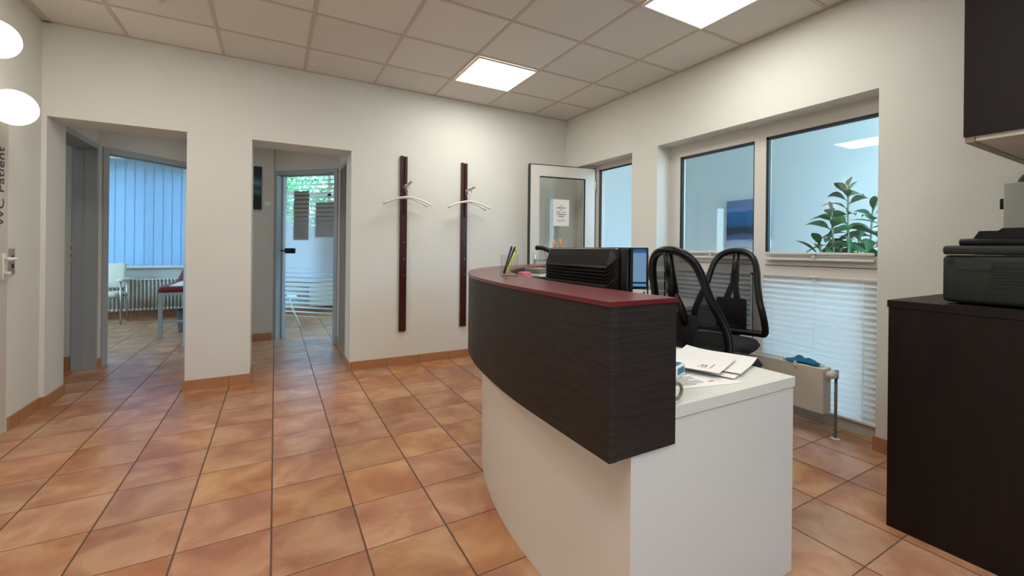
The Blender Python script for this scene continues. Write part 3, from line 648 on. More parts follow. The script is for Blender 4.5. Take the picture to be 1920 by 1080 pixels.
MB().rbox((lw-0.075,0.03,0.98),(lw-0.045,0.045,1.16),0.004).tube([(lw-0.06,0.04,1.1),(lw-0.06,0.085,1.1),(lw-0.09,0.09,1.1),(lw-0.19,0.09,1.1)],0.010,8).build('lever_handle',M['chrome'],LF)
for zz in (0.25,1.05,1.95): MB().tube([(-0.005,0.032,zz),(-0.005,0.032,zz+0.1)],0.010,8).build('hinge',M['white'],LF)
# notice on the leaf: local placement turned into world
ML=frame_M((3.375,4.185,0),math.radians(170))
nt_=thing('paper_notice',ML@Vector((0.435,0.0045,1.50)),'white paper notice with centred text on the opened glass door','notice',math.radians(170))
MB().box((-0.105,0,0),(0.105,0.001,0.315)).build('sheet',M['paper'],nt_)
tx=MB()
for z_,w_,h_ in ((0.237,0.018,0.005),(0.212,0.060,0.008),(0.188,0.018,0.006),(0.136,0.062,0.008),(0.112,0.036,0.008),(0.072,0.050,0.003),(0.057,0.050,0.003)):
    tx.box((-w_,0.001,z_),(w_,0.0016,z_+h_))
tx.box((0.010,0.001,0.161),(0.062,0.0016,0.168)); tx.box((-0.0,0.001,0.161),(0.0,0.0016,0.168))
tx.box((-0.062,0.001,0.163),(-0.01,0.0016,0.168))
tx.build('printed_lines',M['ink'],nt_)

# porch beyond the window
pw=MB(); pw.box((5.2,0.2,0),(5.35,5.0,3.6)); pw.box((XW+0.07,4.9,0),(5.35,5.0,3.6)); pw.box((XW+0.07,0.36,3.5),(5.35,5.0,3.6))
pw.box((XW+0.07,0.2,2.85),(5.35,0.36,3.6)); pw.box((XR+0.26,0.2,0),(3.52,WY0,3.6)); pw.box((XR+0.26+0.0,WY1+0.1,0),(3.48,DY0-0.1,2.7)); pw.box((3.49,WY0,2.4),(3.52,5.0,3.6))
struct('wall_porch',pw,M['porch'])
p1=thing('seascape_canvas',(5.168,3.345,1.275),'blue seascape canvas hanging on the porch wall','picture')
MB().box((-0.0,-0.29,0),(0.03,0.29,0.605)).build('canvas',M['sea'],p1)
# potted plant
pl_=thing('potted_dracaena',(3.98,1.72,0),'tall leafy green potted plant behind the right window','plant')
MB().lathe([(0,0),(0.13,0),(0.17,0.30),(0.18,0.30),(0.18,0.33),(0.0,0.33)]).build('pot',M['pot'],pl_)
def leaf(mb,base,dirv,L_,w_,droop,rnd):
    d=Vector(dirv).normalized(); side=d.cross(Vector((0,0,1))).normalized(); n=8; vs=[]; tw=rnd.uniform(-1.3,1.3)
    side=(Matrix.Rotation(tw,3,d)@side)
    for i in range(n+1):
        t=i/n; p=Vector(base)+d*L_*t+Vector((0,0,-droop*L_*t*t)); 
        ww=0.004 if t<0.12 else w_*math.sin(math.pi*min(1,(t-0.1)/0.9)**0.8)
        fold=Vector((0,0,ww*0.35))
        vs+=[p-side*ww+fold,p,p+side*ww+fold]
    fs=[]
    for i in range(n):
        a=3*i; fs+=[(a,a+1,a+4,a+3),(a+1,a+2,a+5,a+4)]
    mb.add(vs,fs,True)
rnd=random.Random(11)
# camera-side coordinates: image right is (0.87,-0.5)
rv=Vector((0.866,-0.5,0)); fvv=Vector((0.5,0.866,0))
for (o_,h_,n_,z0) in ((0.0,1.84,30,1.05),(-0.13,1.63,26,0.95),(0.20,1.66,30,0.95),(-0.22,1.36,18,0.85),(0.09,1.44,22,0.85),(0.32,1.42,20,0.85),(-0.05,1.30,18,0.8)):
    b_=rv*o_; top=Vector((b_.x,b_.y,h_-0.08)); mid=Vector((b_.x*0.8+0.01,b_.y*0.8,h_*0.6))
    MB().tube([(b_.x*0.3,b_.y*0.3,0.32),mid,top],[0.012,0.010,0.007],8).build('stem',M['stem'],pl_)
    for i in range(n_):
        lf=MB(); t=i/(n_-1); z=z0+(h_-0.1-z0)*t+rnd.uniform(-.01,.01); a=i*2.4+rnd.uniform(-.3,.3); el=0.15+1.0*t**4+rnd.uniform(-.25,.25)
        dirv=(math.cos(a)*math.cos(el),math.sin(a)*math.cos(el),math.sin(el)); Lf=rnd.uniform(0.19,0.30)*(1.0 if t<0.85 else 0.7)
        leaf(lf,(top.x,top.y,z),dirv,Lf,rnd.uniform(0.026,0.042),rnd.uniform(0.4,1.0)*(1-t*0.5),rnd)
        if i%3==0: acc=lf
        else:
            o0=len(acc.v); acc.v+=lf.v; acc.f+=[tuple(q+o0 for q in f) for f in lf.f]; acc.smooth+=lf.smooth
        if i%3==2 or i==n_-1: acc.build('leaf_cluster',M['leaf'],pl_)
# chair silhouettes etc. are not visible in the porch

# ------------------------------------------------------------------ coat racks
def coat_rack(x,label):
    t=thing('coat_rack',(x,YB,0.352),label,'coat rack',group='dark red coat racks on the back wall')
    H_=1.826; zs=1.22
    MB().rbox((-0.036,-0.030,0),(0.036,-0.001,zs),0.003,1,None,False).rbox((-0.036,-0.030,zs-0.004),(-0.004,-0.001,H_),0.003,1,None,False).rbox((0.008,-0.030,zs-0.004),(0.036,-0.001,H_-0.004),0.003,1,None,False).box((-0.01,-0.012,zs-0.01),(0.012,-0.002,H_-0.006)).build('board',M['darkred'],t)
    for z in (0.58,0.755,0.925):
        MB().lathe([(0,0),(0.006,0),(0.006,0.002),(0,0.003)],M_=Matrix.Translation((0.008,-0.030,z))@Matrix.Rotation(math.pi/2,4,'X'),seg=12).build('screw_cap',M['chrome'],t)
    a=MB().tube([(0.004,-0.012,1.50),(0.004,-0.06,1.505),(0.004,-0.30,1.52)],0.009,10).sphere((0.004,-0.305,1.522),0.013,12)
    a.tube([(0.004,-0.20,1.508),(0.004,-0.215,1.475)],0.005,8).tube([(0.004,-0.10,1.50),(0.004,-0.115,1.468)],0.005,8)
    a.build('hook_arm',M['chrome'],t)
    return t
coat_rack(1.155,'dark red coat rack nearer the doorway with two white hangers'); coat_rack(1.828,'dark red coat rack nearer the reception counter with two white hangers')
def hanger(x,y,z,rz,label,grp):
    t=thing('coat_hanger',(x,y,z),label,'coat hanger',rz,grp)
    # origin: top inside of the hook
    pts=[(0.030,0,-0.018),(0.022,0,-0.002),(0.0,0,0.006),(-0.022,0,-0.006),(-0.028,0,-0.03),(-0.016,0,-0.055),(0,0,-0.08),(0,0,-0.135)]
    MB().tube(pts,0.0022,8).build('hook',M['chrome'],t)
    n=16; pt=[(-0.235+0.47*i/n,0,-0.135-0.075*abs((i-n/2)/(n/2))**1.8) for i in range(n+1)]
    MB().tube(pt,0.0105,8,False,(1.0,0.7)).build('shoulder_bar',M['white'],t)
for i,x in enumerate((1.159,1.832)):
    a=('nearer the doorway','nearer the reception counter')[i]
    hanger(x,YB-0.110,1.868,0.12,'white arched coat hanger closer to wall on dark red rack '+a,'white hangers on the coat racks')
    hanger(x,YB-0.175,1.870,-0.16,'white arched coat hanger closer to room on dark red rack '+a,'white hangers on the coat racks')

# ------------------------------------------------------------------ reception desk
def spline(P,n=8):
    P=[Vector((p[0],p[1],0)) for p in P]; out=[]
    for i in range(len(P)-1):
        a=P[max(i-1,0)]; b=P[i]; c=P[i+1]; d=P[min(i+2,len(P)-1)]
        for k in range(n):
            t=k/n; out.append(0.5*((2*b)+(c-a)*t+(2*a-5*b+4*c-d)*t*t+(3*b-a-3*c+d)*t**3))
    out.append(P[-1]); return [(v.x,v.y) for v in out]
def offset(C,d):
    out=[]
    for i,p in enumerate(C):
        a=Vector(C[max(i-1,0)]); b=Vector(C[min(i+1,len(C)-1)]); t=(b-a).normalized(); nrm=Vector((t.y,-t.x)); q=Vector(p)+nrm*d; out.append((q.x,q.y))
    return out
YE=0.915
outer=spline([(0.800,YE),(0.803,1.20),(0.812,1.50),(0.845,1.80),(0.905,2.12),(1.02,2.46),(1.19,2.78),(1.42,3.05),(1.70,3.28),(2.00,3.44),(2.32,3.53)])
outer[0]=(outer[0][0],YE)
def strip(o_,i_): return o_+i_[::-1]
desk=thing('reception_desk',(0.8,YE,0),'curved reception desk with dark wood front, burgundy top and white base','reception desk')
MD=Matrix.Translation((-0.8,-YE,0))
inner=offset(outer,0.265); inner[0]=(1.072,YE); 
fin=offset(outer,0.03); fin[0]=(0.83,YE)
MB().prism(strip(outer,inner),1.066,1.080,MD).build('counter_top',M['redtop'],desk)
o2=offset(outer,0.004); o2[0]=(0.804,YE+0.003)
fa=MB().prism(strip(o2,fin),0.632,1.066,MD)
fa.prism([(0.804,YE+0.003),(1.068,YE+0.003),(1.068,YE+0.03),(0.804,YE+0.03)],0.632,1.066,MD)
i2=offset(outer,0.235); i3=offset(outer,0.255); fa.prism(strip(i2[3:],i3[3:]),0.80,1.066,MD); fa.prism(strip(fin[3:],i2[3:]),0.632,0.65,MD)
fa.build('wood_fascia',M['wenge'],desk)
base=spline([(0.893,YE+0.012),(0.880,1.25),(0.880,1.55),(0.912,1.83),(0.985,2.12),(1.10,2.41),(1.27,2.72),(1.49,2.97),(1.75,3.18),(2.04,3.33),(2.32,3.41)])
bi=offset(base,0.03)
MB().prism(strip(base,bi),0.0,0.64,MD).build('base_front',M['white'],desk)
MB().box((0.893,YE+0.010,0.0),(1.73,YE+0.032,0.705),MD).build('end_panel',M['white'],desk)
wt_o=offset(base,0.031)
wt_o=[q for q in wt_o]; wt_o[0]=(0.925,YE+0.006)
wt_i=spline([(1.735,YE+0.006),(1.735,1.45),(1.74,1.70),(1.80,1.98),(1.95,2.22),(2.15,2.40),(2.38,2.50)])
MB().prism(wt_o+wt_i[::-1],0.708,0.745,MD).build('worktop',M['white'],desk)
MB().box((2.30,2.52,0),(2.33,3.38,0.705),MD).build('far_panel',M['white'],desk)

# pen cup and pens on counter
cz=1.080; pc=Vector((1.098,2.07))
cup=thing('pen_cup',(pc.x,pc.y,cz),'clear acrylic pen cup on the burgundy counter','pen cup',math.radians(-28))
cb=MB(); hw=0.046; hh=0.112
for a,b in (((-hw,-hw,0),(hw,-hw+0.003,hh)),((-hw,hw-0.003,0),(hw,hw,hh)),((-hw,-hw+0.003,0),(-hw+0.003,hw-0.003,hh)),((hw-0.003,-hw+0.003,0),(hw,hw-0.003,hh)),((-hw,-hw,0),(hw,hw,0.005))): cb.box(a,b)
cb.build('cup_body',M['acryl'],cup)
Rc=Matrix.Translation((pc.x,pc.y,cz))@Matrix.Rotation(math.radians(-28),4,'Z')
def pen(a,b,r,m,label,cat='pen'):
    A=Rc@Vector(a); B=Rc@Vector(b)
    t=thing('pen',A,label,cat,group='pens in the clear cup'); d=B-A
    MB().tube([(0,0,0),d*0.08,d*0.85],[r*0.35,r,r],10).build('barrel',m,t); MB().tube([d*0.85,d],[r*1.05,r*0.9],10).build('cap',m,t)
    q=d.normalized().orthogonal()*r*1.5; MB().tube([d*0.98+q,d*0.75+q],r*0.3,6).build('clip',m,t)
pen((-0.032,-0.02,0.008),(0.012,-0.005,0.158),0.0055,M['navy'],'navy blue pen leaning in the clear cup, leftmost')
pen((-0.025,0.015,0.008),(0.030,0.01,0.155),0.0060,M['navy'],'navy blue pen in the middle of the clear cup')
pen((-0.020,-0.033,0.008),(0.038,-0.02,0.150),0.0055,M['lime'],'lime yellow pen leaning in the clear cup')

# monitors
m1=thing('computer_monitor',(1.305,1.70,0.745),'large black monitor seen from behind over the counter','monitor',math.radians(-92.5))
# local x along width (points toward camera side), local -y faces the viewer (back of monitor)
hw=0.325
bkp=MB(); bkp.rbox((-hw,-0.0,0.075),(hw,0.02,0.487),0.008,2)
prof=[(0.0,0.487),(-0.010,0.482),(-0.024,0.45),(-0.038,0.405)]
for k in range(5): prof+=[(-0.041,0.402-k*0.016),(-0.041,0.395-k*0.016),(-0.034,0.392-k*0.016)]
prof+=[(-0.042,0.315),(-0.035,0.12),(0.0,0.08)]
vs=[]; n=len(prof)
for x in (-hw+0.012,-hw+0.04,0.0,hw-0.09,hw-0.055,hw-0.04):
    s_=1.0 if -hw+0.03<x<hw-0.08 else (0.55 if x==hw-0.055 else (0.2 if x!=-hw+0.04 else 1))
    up_=0.03 if x==hw-0.055 else (0.045 if x==hw-0.04 else 0)
    for y,z in prof: vs.append((x,y*s_,z+up_*(1 if 0.31<z<0.41 else 0)))
fs=[(i*n+k,i*n+k+1,(i+1)*n+k+1,(i+1)*n+k) for i in range(5) for k in range(n-1)]
bkp.add(vs,fs,False); bkp.build('back_shell',M['black'],m1)
MB().rbox((-hw-0.004,0.02,0.072),(hw+0.004,0.034,0.490),0.004,2).build('bezel',M['black'],m1)
MB().box((-0.05,-0.02,0.02),(0.05,0.02,0.2)).build('stand_neck',M['black'],m1); MB().rbox((-0.14,-0.09,0.0),(0.14,0.09,0.018),0.008).build('stand_foot',M['black'],m1)

# second desk against window wall with drawer unit and second monitor
sdk=thing('side_desk',(2.58,2.24,0),'white side desk with drawers under the window','desk')
MB().box((0,0,0.77),(0.62,1.05,0.80)).build('desk_top',M['white'],sdk)
dw=MB().box((0.06,0.02,0.0),(0.60,0.45,0.77)).build('drawer_unit',mat('drawer_grey',(190,188,180),0.45),sdk)
MB().box((0.08,0.012,0.52),(0.58,0.02,0.75)).box((0.08,0.012,0.05),(0.58,0.02,0.51)).build('drawer_front',M['white'],dw)
MB().lathe([(0,0),(0.012,0),(0.012,0.004),(0,0.004)],M_=Matrix.Translation((0.46,0.012,0.67))@Matrix.Rotation(math.pi/2,4,'X')).build('lock',M['chrome'],dw)
MB().tube([(0.50,0.012,0.48),(0.50,-0.015,0.48),(0.50,-0.015,0.28),(0.50,0.012,0.28)],0.006,8).build('handle',M['black'],dw)
MB().box((0.02,1.0,0.0),(0.60,1.03,0.77)).build('side_panel',M['white'],sdk)
m2=thing('computer_monitor',(2.50,2.72,0.80),'small monitor with blue lit screen right of the big monitor','monitor',math.radians(-30+0))
m2.location=(2.56,2.66,0.80); m2.rotation_euler=(0,0,math.radians(-36))
MB().rbox((-0.19,0.0,0.10),(0.13,0.03,0.445),0.006).build('casing',M['black'],m2)
MB().box((-0.175,-0.003,0.125),(0.112,0.0,0.43)).build('screen',M['screen'],m2)
MB().box((-0.06,0.01,0.02),(0.0,0.03,0.15)).build('stand_neck',M['black'],m2); MB().rbox((-0.13,-0.08,0.0),(0.07,0.09,0.016),0.006).build('stand_foot',M['black'],m2)
s3=thing('letter_tray',(2.90,2.85,0.80),'white letter tray stack beside the small monitor','tray')
for k in range(3): MB().box((-0.10,-0.13,0.06+k*0.09),(0.12,0.13,0.07+k*0.09)).box((0.11,-0.13,0.07+k*0.09),(0.12,0.13,0.10+k*0.09)).build('tray_shelf',M['white'],s3)
for x in (-0.095,0.115):
    for y in (-0.125,0.125): MB().box((x-0.005,y-0.005,0),(x+0.005,y+0.005,0.28)).build('tray_post',M['black'],s3)
pk=MB(); rr=random.Random(5)
for k in range(9): pk.sphere((rr.uniform(-.03,.03),rr.uniform(-.03,.03),rr.uniform(0.03,0.12)),0.022,8)
pk=pk.build('pink_ornament',M['pink']); pk.location=(2.86,2.80,1.055); tag(pk,'small pink frilly ornament beside the blue monitor screen','ornament')

# things on the desk behind counter, left of the monitor
lp=thing('desk_lamp',(1.84,2.70,0.745),'black curved lamp arm rising left of the large monitor','desk lamp',math.radians(-32))
MB().lathe([(0,0),(0.08,0),(0.08,0.015),(0.02,0.025),(0,0.025)]).build('lamp_foot',M['black'],lp)
ax=[(0.0,0,0.02)]+[(0.01-0.16*(1-math.cos(t)) ,0,0.34+0.15*math.sin(t)) for t in [i*math.pi/2/8 for i in range(9)]]
MB().tube(ax,0.016,10).build('lamp_arm',M['black'],lp); MB().sphere((-0.152,0,0.488),0.019,12).build('lamp_tip',M['black'],lp)
def boxy(name,loc,sz,m,label,cat,rz=0,lid=None):
    t=thing(name,loc,label,cat,rz); MB().rbox((-sz[0]/2,-sz[1]/2,0),(sz[0]/2,sz[1]/2,sz[2]),0.004).build('body',m,t)
    if lid: MB().rbox((-sz[0]/2-0.003,-sz[1]/2-0.003,sz[2]-0.03),(sz[0]/2+0.003,sz[1]/2+0.003,sz[2]+0.004),0.003).build('lid',lid,t)
    return t
boxy('storage_box',(1.57,2.52,0.745),(0.14,0.14,0.345),M['white'],'white box behind the counter, left of the monitor','box',0.2,M['rubber'])
boxy('telephone_base',(1.46,2.40,0.745),(0.10,0.12,0.30),M['black'],'black device behind counter beside the pen cup','device',0.3)
boxy('pink_note_block',(1.36,2.36,0.745),(0.06,0.06,0.335),M['pink'],'pink block standing behind the pen cup','note block',0.1)
fl=thing('flower_vase',(1.93,2.86,0.745),'slim vase with three orange blossoms behind the large monitor','flowers')
MB().lathe([(0,0),(0.03,0),(0.035,0.1),(0.02,0.2),(0.022,0.24),(0,0.24)]).build('vase',M['white'],fl)
for (a,h) in ((-0.085,0.49),(-0.012,0.535),(0.035,0.545)):
    d_=rv*a
    sm=MB().tube([(0,0,0.2),(d_.x*0.6,d_.y*0.6,0.36),(d_.x,d_.y,h-0.04)],0.003,6).build('flower_stem',M['stem'],fl)
    MB().lathe([(0,0),(0.008,0.012),(0.012,0.03),(0.004,0.06),(0,0.062)],c=(d_.x,d_.y,h-0.045),seg=10).build('blossom',M['orange'],fl)

# papers at the desk end
def sheet(name,corner,ang,w,h,z,label,grp,m=M['paper'],curl=0.0,lines=None):
    t=thing(name,(corner[0],corner[1],z),label,'paper',ang,grp); n=10; vs=[]
    for i in range(n+1):
        for j in range(n+1):
            u=i/n; v=j/n; zz=curl*(max(0,u-0.5)*2)**2*0.6+curl*(max(0,v-0.6)*2.5)**2*0.5
            vs.append((u*w,v*h,zz))
    for i in range(n+1):
        for j in range(n+1):
            x,y,zz=vs[i*(n+1)+j]; vs.append((x,y,zz-0.001))
    K=(n+1)**2; fs=[]
    for i in range(n):
        for j in range(n):
            a=i*(n+1)+j; q=(a,a+n+1,a+n+2,a+1); fs.append(q); fs.append(tuple(K+k for k in q[::-1]))
    mb=MB().add(vs,fs,True); mb.build('sheet',m,t)
    if lines:
        lm_=MB()
        for (x,y,l) in lines: lm_.box((x,y,0.0003),(x+l,y+0.003,0.0007))
        lm_.build('printed_lines',M['ink'],t)
        rm=MB().box((w*0.62,h*0.2,0.0003),(w*0.70,h*0.24,0.0007)).box((w*0.2,h*0.85,0.0003),(w*0.28,h*0.89,0.0007)); rm.build('red_marks',M['inkred'],t)
    return t
ln=[(0.03,0.03+0.012*k,0.13 if k%4 else 0.09) for k in range(18)]
G_='loose papers on the white desk end'
sheet('printed_sheet',(1.19,1.03),math.radians(-12),0.297,0.21,0.7462,'printed form with red marks lying lowest on the desk end',G_,lines=ln)
sheet('folded_sheet',(1.475,1.00),math.radians(18),0.21,0.297,0.7530,'blank white sheet under the curled papers on desk',G_,curl=0.004)
sheet('curled_sheet',(1.53,1.01),math.radians(20),0.27,0.30,0.7600,'curled white sheet reaching farthest right on the desk',G_,curl=0.02)
sheet('top_sheet',(1.43,1.03),math.radians(22),0.28,0.36,0.7700,'topmost white sheet of the pile with faint stamp',G_,curl=0.008,lines=None)
# faint stamp on topmost sheet is part of that sheet
top=[o for o in bpy.data.objects if o.name.startswith('top_sheet')][0]
MB().box((0.05,0.06,0.001),(0.053,0.095,0.0014)).box((0.065,0.065,0.001),(0.08,0.069,0.0014)).box((0.065,0.078,0.001),(0.078,0.082,0.0014)).box((0.085,0.06,0.001),(0.088,0.09,0.0014)).box((0.05,0.045,0.001),(0.12,0.047,0.0014)).build('stamp',M['ink'],top)
mbx=thing('medicine_box',(1.312,1.135,0.7480),'small white and blue medicine box beside the papers','box',math.radians(20))
MB().rbox((-0.045,-0.02,0),(0.055,0.02,0.045),0.001).build('carton',M['paper'],mbx); MB().box((-0.02,-0.0208,0.012),(0.045,-0.02,0.036)).box((-0.02,-0.015,0.0451),(0.045,0.012,0.0456)).build('blue_print',M['teal'],mbx)
stt=thing('stethoscope',(1.122,0.958,0.745),'grey tube loop lying at the desk edge by the dark fascia','stethoscope')
MB().tube([(-0.06,0.0,0.050)]+[(-0.004+0.024*math.sin(a),0.0,0.030+0.024*math.cos(a)) for a in [0.1*math.pi*k for k in range(0,11)]]+[(-0.06,0.01,0.009)],0.0055,10).build('tube',M['rubber'],stt)
MB().sphere((-0.012,0.03,0.055),0.015,14).build('chest_piece',M['black'],stt)

# ------------------------------------------------------------------ office chairs
def office_chair(loc,rz,label):
    t=thing('office_chair',loc,label,'office chair',rz,'black mesh office chairs')
    SZ=0.60
    # seat
    s_=MB(); pr=[]
    n=28; prof=[(0.0,-0.05),(0.17,-0.05),(0.225,-0.03),(0.245,0.0),(0.225,0.028),(0.15,0.035),(0.0,0.03)]
    vs=[]
    for r_,z_ in prof:
        for k in range(n):
            a=2*math.pi*k/n; c_,q_=math.cos(a),math.sin(a); e=2.0/3.2
            vs.append((r_*math.copysign(abs(c_)**e,c_),-0.02+r_*0.97*math.copysign(abs(q_)**e,q_),SZ+z_))
    fs=[(i*n+k,i*n+(k+1)%n,(i+1)*n+(k+1)%n,(i+1)*n+k) for i in range(len(prof)-1) for k in range(n)]
    s_.add(vs,fs,True).build('seat',M['blackf'],t)
    # backrest frame: loop in (x,z) with lumbar curve in y ; front is -y
    zb,zt=0.655,1.225
    def by(z): 
        q=(z-zb)/(zt-zb); return 0.235-0.035*math.sin(math.pi*min(1,q*1.6))+0.11*q*q
    half=[(0.0,zt),(0.055,zt-0.006),(0.105,zt-0.032),(0.140,zt-0.080),(0.160,zt-0.15),(0.175,zt-0.24),(0.205,zt-0.35),(0.232,zt-0.44),(0.243,zt-0.52),(0.235,zt-0.565),(0.19,zb),(0.08,zb-0.004)]
    loop=half+[(-x,z) for x,z in half[::-1] if x>0.001]
    def wrap(x): return -0.75*x*x
    L3=[(x,by(z)+wrap(x),z) for x,z in loop]
    fine=[]; m_=len(L3)
    for i in range(m_):
        a,b,c,d=[Vector(L3[(i+k)%m_]) for k in (-1,0,1,2)]
        for k in range(3):
            u=k/3; fine.append(0.5*((2*b)+(c-a)*u+(2*a-5*b+4*c-d)*u*u+(3*b-a-3*c+d)*u**3))
    MB().tube(fine,0.022,10,True).build('back_frame',M['black'],t)
    # mesh membrane
    rows=16; vs=[];cols=10
    def wid(z):
        H2=half
        for i in range(len(H2)-2):
            (x0,z0),(x1,z1)=H2[i],H2[i+1]
            if z1<=z<=z0: return x0+(x1-x0)*(z0-z)/(z0-z1+1e-9)
        return 0.2
    for i in range(rows+1):
        z=zb+0.004+(zt-zb-0.012)*i/rows; w_=wid(z)
        for j in range(cols+1):
            x=-w_+2*w_*j/cols; vs.append((x,by(z)+wrap(x),z))
    fs=[(i*(cols+1)+j,i*(cols+1)+j+1,(i+1)*(cols+1)+j+1,(i+1)*(cols+1)+j) for i in range(rows) for j in range(cols)]
    MB().add(vs,fs,True).build('back_mesh',M['mesh'],t)
    o_=0.035
    sp=MB().tube([(0,by(zt)+0.005,zt-0.01),(0,by(1.10)+o_*0.7,1.10),(0,by(1.0)+o_,1.0)],[0.024,0.026,0.032],8)
    for s2 in (-1,1): sp.tube([(0,by(1.04)+o_,1.03),(s2*0.024,by(0.93)+o_,0.93),(s2*0.045,by(0.86)+o_,0.84)],[0.019,0.021,0.025],8)
    sp.tube([(0,by(0.72)+o_+0.01,0.74),(0,by(0.66)+o_+0.03,0.64),(0,0.20,0.565),(0,0.05,0.53)],[0.045,0.045,0.04,0.03],8,False,(0.6,1.3),(0,1,0))
    sp.build('spine',M['black'],t)
    MB().rbox((-0.105,by(0.77)+0.012,0.665),(0.105,by(0.77)+0.05,0.885),0.016,3).build('lumbar_pad',M['blackf'],t)
    MB().rbox((-0.09,-0.13,0.51),(0.09,0.13,0.552),0.015).build('mechanism',M['black'],t)
    MB().cyl((0,0,0.10),(0,0,0.51),0.026).build('gas_column',M['black'],t)
    for k in range(5):
        a=2*math.pi*k/5+0.3; c_,q_=math.cos(a),math.sin(a)
        lg=MB().tube([(0,0,0.12),(0.15*c_,0.15*q_,0.11),(0.26*c_,0.26*q_,0.075)],[0.03,0.024,0.018],8).build('leg',M['black'],t)
        MB().cyl((0.26*c_-0.012*q_,0.26*q_+0.012*c_,0.027),(0.26*c_+0.012*q_,0.26*q_-0.012*c_,0.027),0.027,14).cyl((0.26*c_,0.26*q_,0.03),(0.26*c_,0.26*q_,0.08),0.008,8).build('castor',M['black'],lg)
    return t
office_chair((2.14,1.62,0),math.radians(93),'black mesh office chair beside the dark counter end, left of the two')
office_chair((2.64,1.91,0),math.radians(-74),'black mesh office chair before the window mullion, right of the two')

# ------------------------------------------------------------------ radiator below window
rd=thing('panel_radiator',(3.10,1.47,0),'white flat panel radiator below the pleated blind','radiator')
MB().rbox((0.0,0,0.165),(0.10,0.75,0.462),0.004,1,None,False).build('casing',M['radi'],rd)
gr=MB()
for k in range(23): gr.box((0.018,0.03+k*0.03,0.4625),(0.085,0.04+k*0.03,0.4632))
gr.build('top_grille',M['rubber'],rd)
for y in (0.28,0.60): MB().box((0.045,y,0.0),(0.065,y+0.03,0.165)).build('foot',M['rubber'],rd)
MB().tube([(0.085,-0.035,0.0),(0.085,-0.035,0.42)],0.009,10).build('pipe',M['rubber'],rd)
MB().lathe([(0,0.001),(0.028,0.001),(0.028,0.008),(0,0.012)],c=(0.085,-0.035,0.0)).build('pipe_rosette',M['white'],rd)
tv=MB().tube([(0.085,-0.035,0.40),(0.085,-0.035,0.452)],0.015,12).tube([(0.085,-0.035,0.43),(0.085,0.001,0.43)],0.010,10).build('valve',M['rubber'],rd)
MB().tube([(0.08,-0.035,0.43),(0.055,-0.035,0.43),(0.05,-0.035,0.43),(0.0,-0.035,0.43)],[0.016,0.020,0.028,0.025],14).build('thermostat_head',M['knob'],tv)
MB().sphere((0.03,0.33,0.145),0.014,10).build('drain_plug',M['white'],rd)
# blue cloth
cl=MB(); n=14; rr=random.Random(3); vs=[]
for i in range(n+1):
    for j in range(n+1):
        u=i/n-0.5; v=j/n-0.5; r_=1-max(abs(u),abs(v))*2
        z=0.006+0.030*r_**0.6*(0.7+0.5*math.sin(9*u+5*v+1)+0.4*math.sin(13*v-4*u)) + rr.uniform(0,0.003)
        vs.append((0.048+u*0.085*(1+0.25*math.sin(6*v)),1.62+v*0.20+0.02*math.sin(8*u)-1.47,max(0.002,z)))
fs=[(i*(n+1)+j,(i+1)*(n+1)+j,(i+1)*(n+1)+j+1,i*(n+1)+j+1) for i in range(n) for j in range(n)]
ct=thing('cleaning_cloth',(3.10,1.47,0.4645),'crumpled blue cloth with white tag on the flat radiator','cloth')
ob=cl.add(vs,fs,True).build('cloth',M['blue'],ct); sm=ob.modifiers.new('thick','SOLIDIFY'); sm.thickness=0.003; sm.offset=1
MB().box((-0.006,0.165,-0.022),(-0.003,0.185,0.012)).build('care_tag',M['paper'],ct)

# ------------------------------------------------------------------ dark cabinets, printer, appliance
cb_=thing('base_cabinet',(2.39,0.875,0),'dark brown base cabinet carrying the printer','cabinet')
MB().box((0.004,-1.90,0.0),(0.835,-0.004,0.978)).build('body',M['cab'],cb_)
MB().box((0,-1.92,0.98),(0.838,0,1.012)).build('top',M['cab'],cb_)
for k in range(2): 
    d_=MB().box((-0.006,-0.9-0.92*k,0.05),(0.004,-0.9-0.92*k+0.0,0.05)) 
uc=thing('wall_cabinet',(2.39,0.631,1.672),'dark brown wall cabinet hanging above the printer','cabinet')
MB().box((0,-1.8,0.02),(0.838,0,1.1)).build('body',M['cab'],uc)
MB().box((0.018,-1.78,0.0),(0.838,-0.03,0.0195)).build('underside',mat('cabinet_underside',(214,204,190),0.6),uc)
MB().box((0.01,-0.029,-0.004),(0.838,-0.002,0.0195)).build('edge_strip',mat('edge_strip',(150,134,118),0.5),uc)
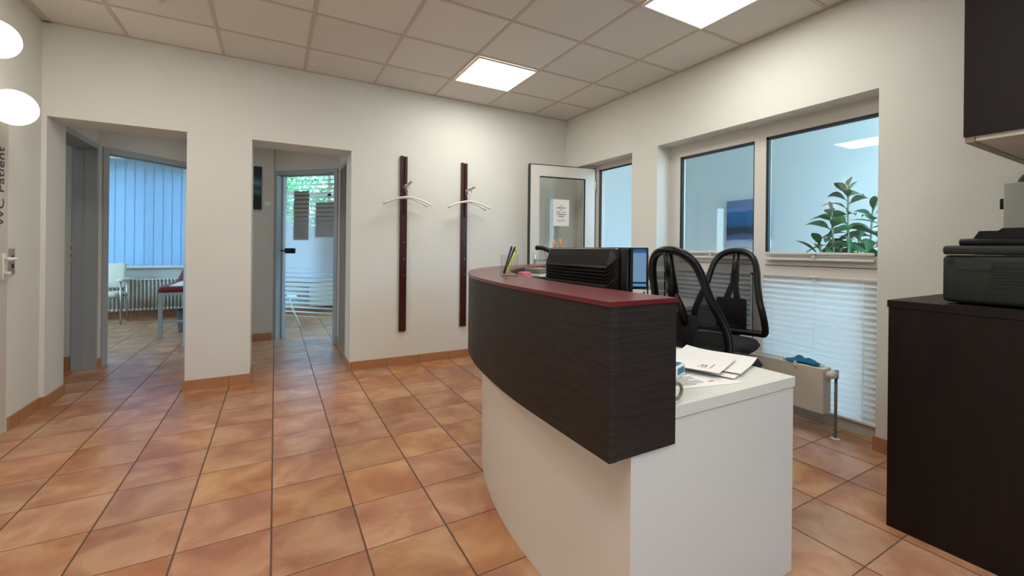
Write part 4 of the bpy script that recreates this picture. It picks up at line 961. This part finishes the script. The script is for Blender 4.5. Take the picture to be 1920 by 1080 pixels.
pr=thing('laser_printer',(2.47,0.715,1.012),'dark grey laser printer standing on the dark base cabinet','printer')
MB().rbox((0.0,-0.46,0.008),(0.42,0.0,0.205),0.018,3).build('lower_housing',M['printer'],pr)
MB().rbox((0.0,-0.46,0.207),(0.42,0.0,0.245),0.012,3).build('upper_housing',M['printer'],pr)
MB().rbox((0.03,-0.45,0.243),(0.40,-0.042,0.275),0.01,2).build('scanner_lid',M['black'],pr)
af=MB(); yy=[(-0.080,0.270),(-0.100,0.306),(-0.155,0.306),(-0.165,0.316),(-0.44,0.316),(-0.45,0.270)]
af.add([(0.05,y,z) for y,z in yy]+[(0.34,y,z) for y,z in yy],[tuple(range(6)),tuple(range(6,12))[::-1]]+[(i,(i+1)%6,6+(i+1)%6,6+i) for i in range(6)]).build('document_feeder',M['black'],pr)
vt=MB().box((-0.002,-0.245,0.075),(0.006,-0.150,0.180)); vt.build('vent_panel',M['gasket'],pr)
v2=MB()
for k in range(6): v2.box((-0.004,-0.241,0.082+k*0.012),(-0.001,-0.154,0.087+k*0.012))
v2.box((-0.004,-0.241,0.160),(-0.001,-0.154,0.176)).build('vent_slat',M['printer'],pr)
MB().box((-0.002,-0.152,0.142),(0.003,-0.050,0.149)).build('groove',M['gasket'],pr)
MB().box((-0.0015,-0.10,0.206),(0.003,-0.01,0.2085)).build('light_seam',mat('seam',(150,150,130),0.5),pr)
MB().box((-0.002,-0.035,0.165),(0.003,-0.022,0.195)).build('side_button',M['gasket'],pr)
for x in (0.05,0.37):
    for y in (-0.42,-0.05): MB().cyl((x,y,0.0),(x,y,0.012),0.012,10).build('foot',M['gasket'],pr)
ap=thing('coffee_machine',(2.97,0.645,1.012),'light grey machine with black domed top behind the printer','machine')
MB().rbox((0.0,-0.36,0.0),(0.24,0.0,0.545),0.006,2).build('body',M['applg'],ap)
MB().sphere((0.12,-0.125,0.545),0.105,24,(1,1,0.75)).build('domed_top',M['black'],ap)
MB().rbox((0.02,0.0,0.425),(0.05,0.016,0.475),0.002).build('side_knob',M['black'],ap)
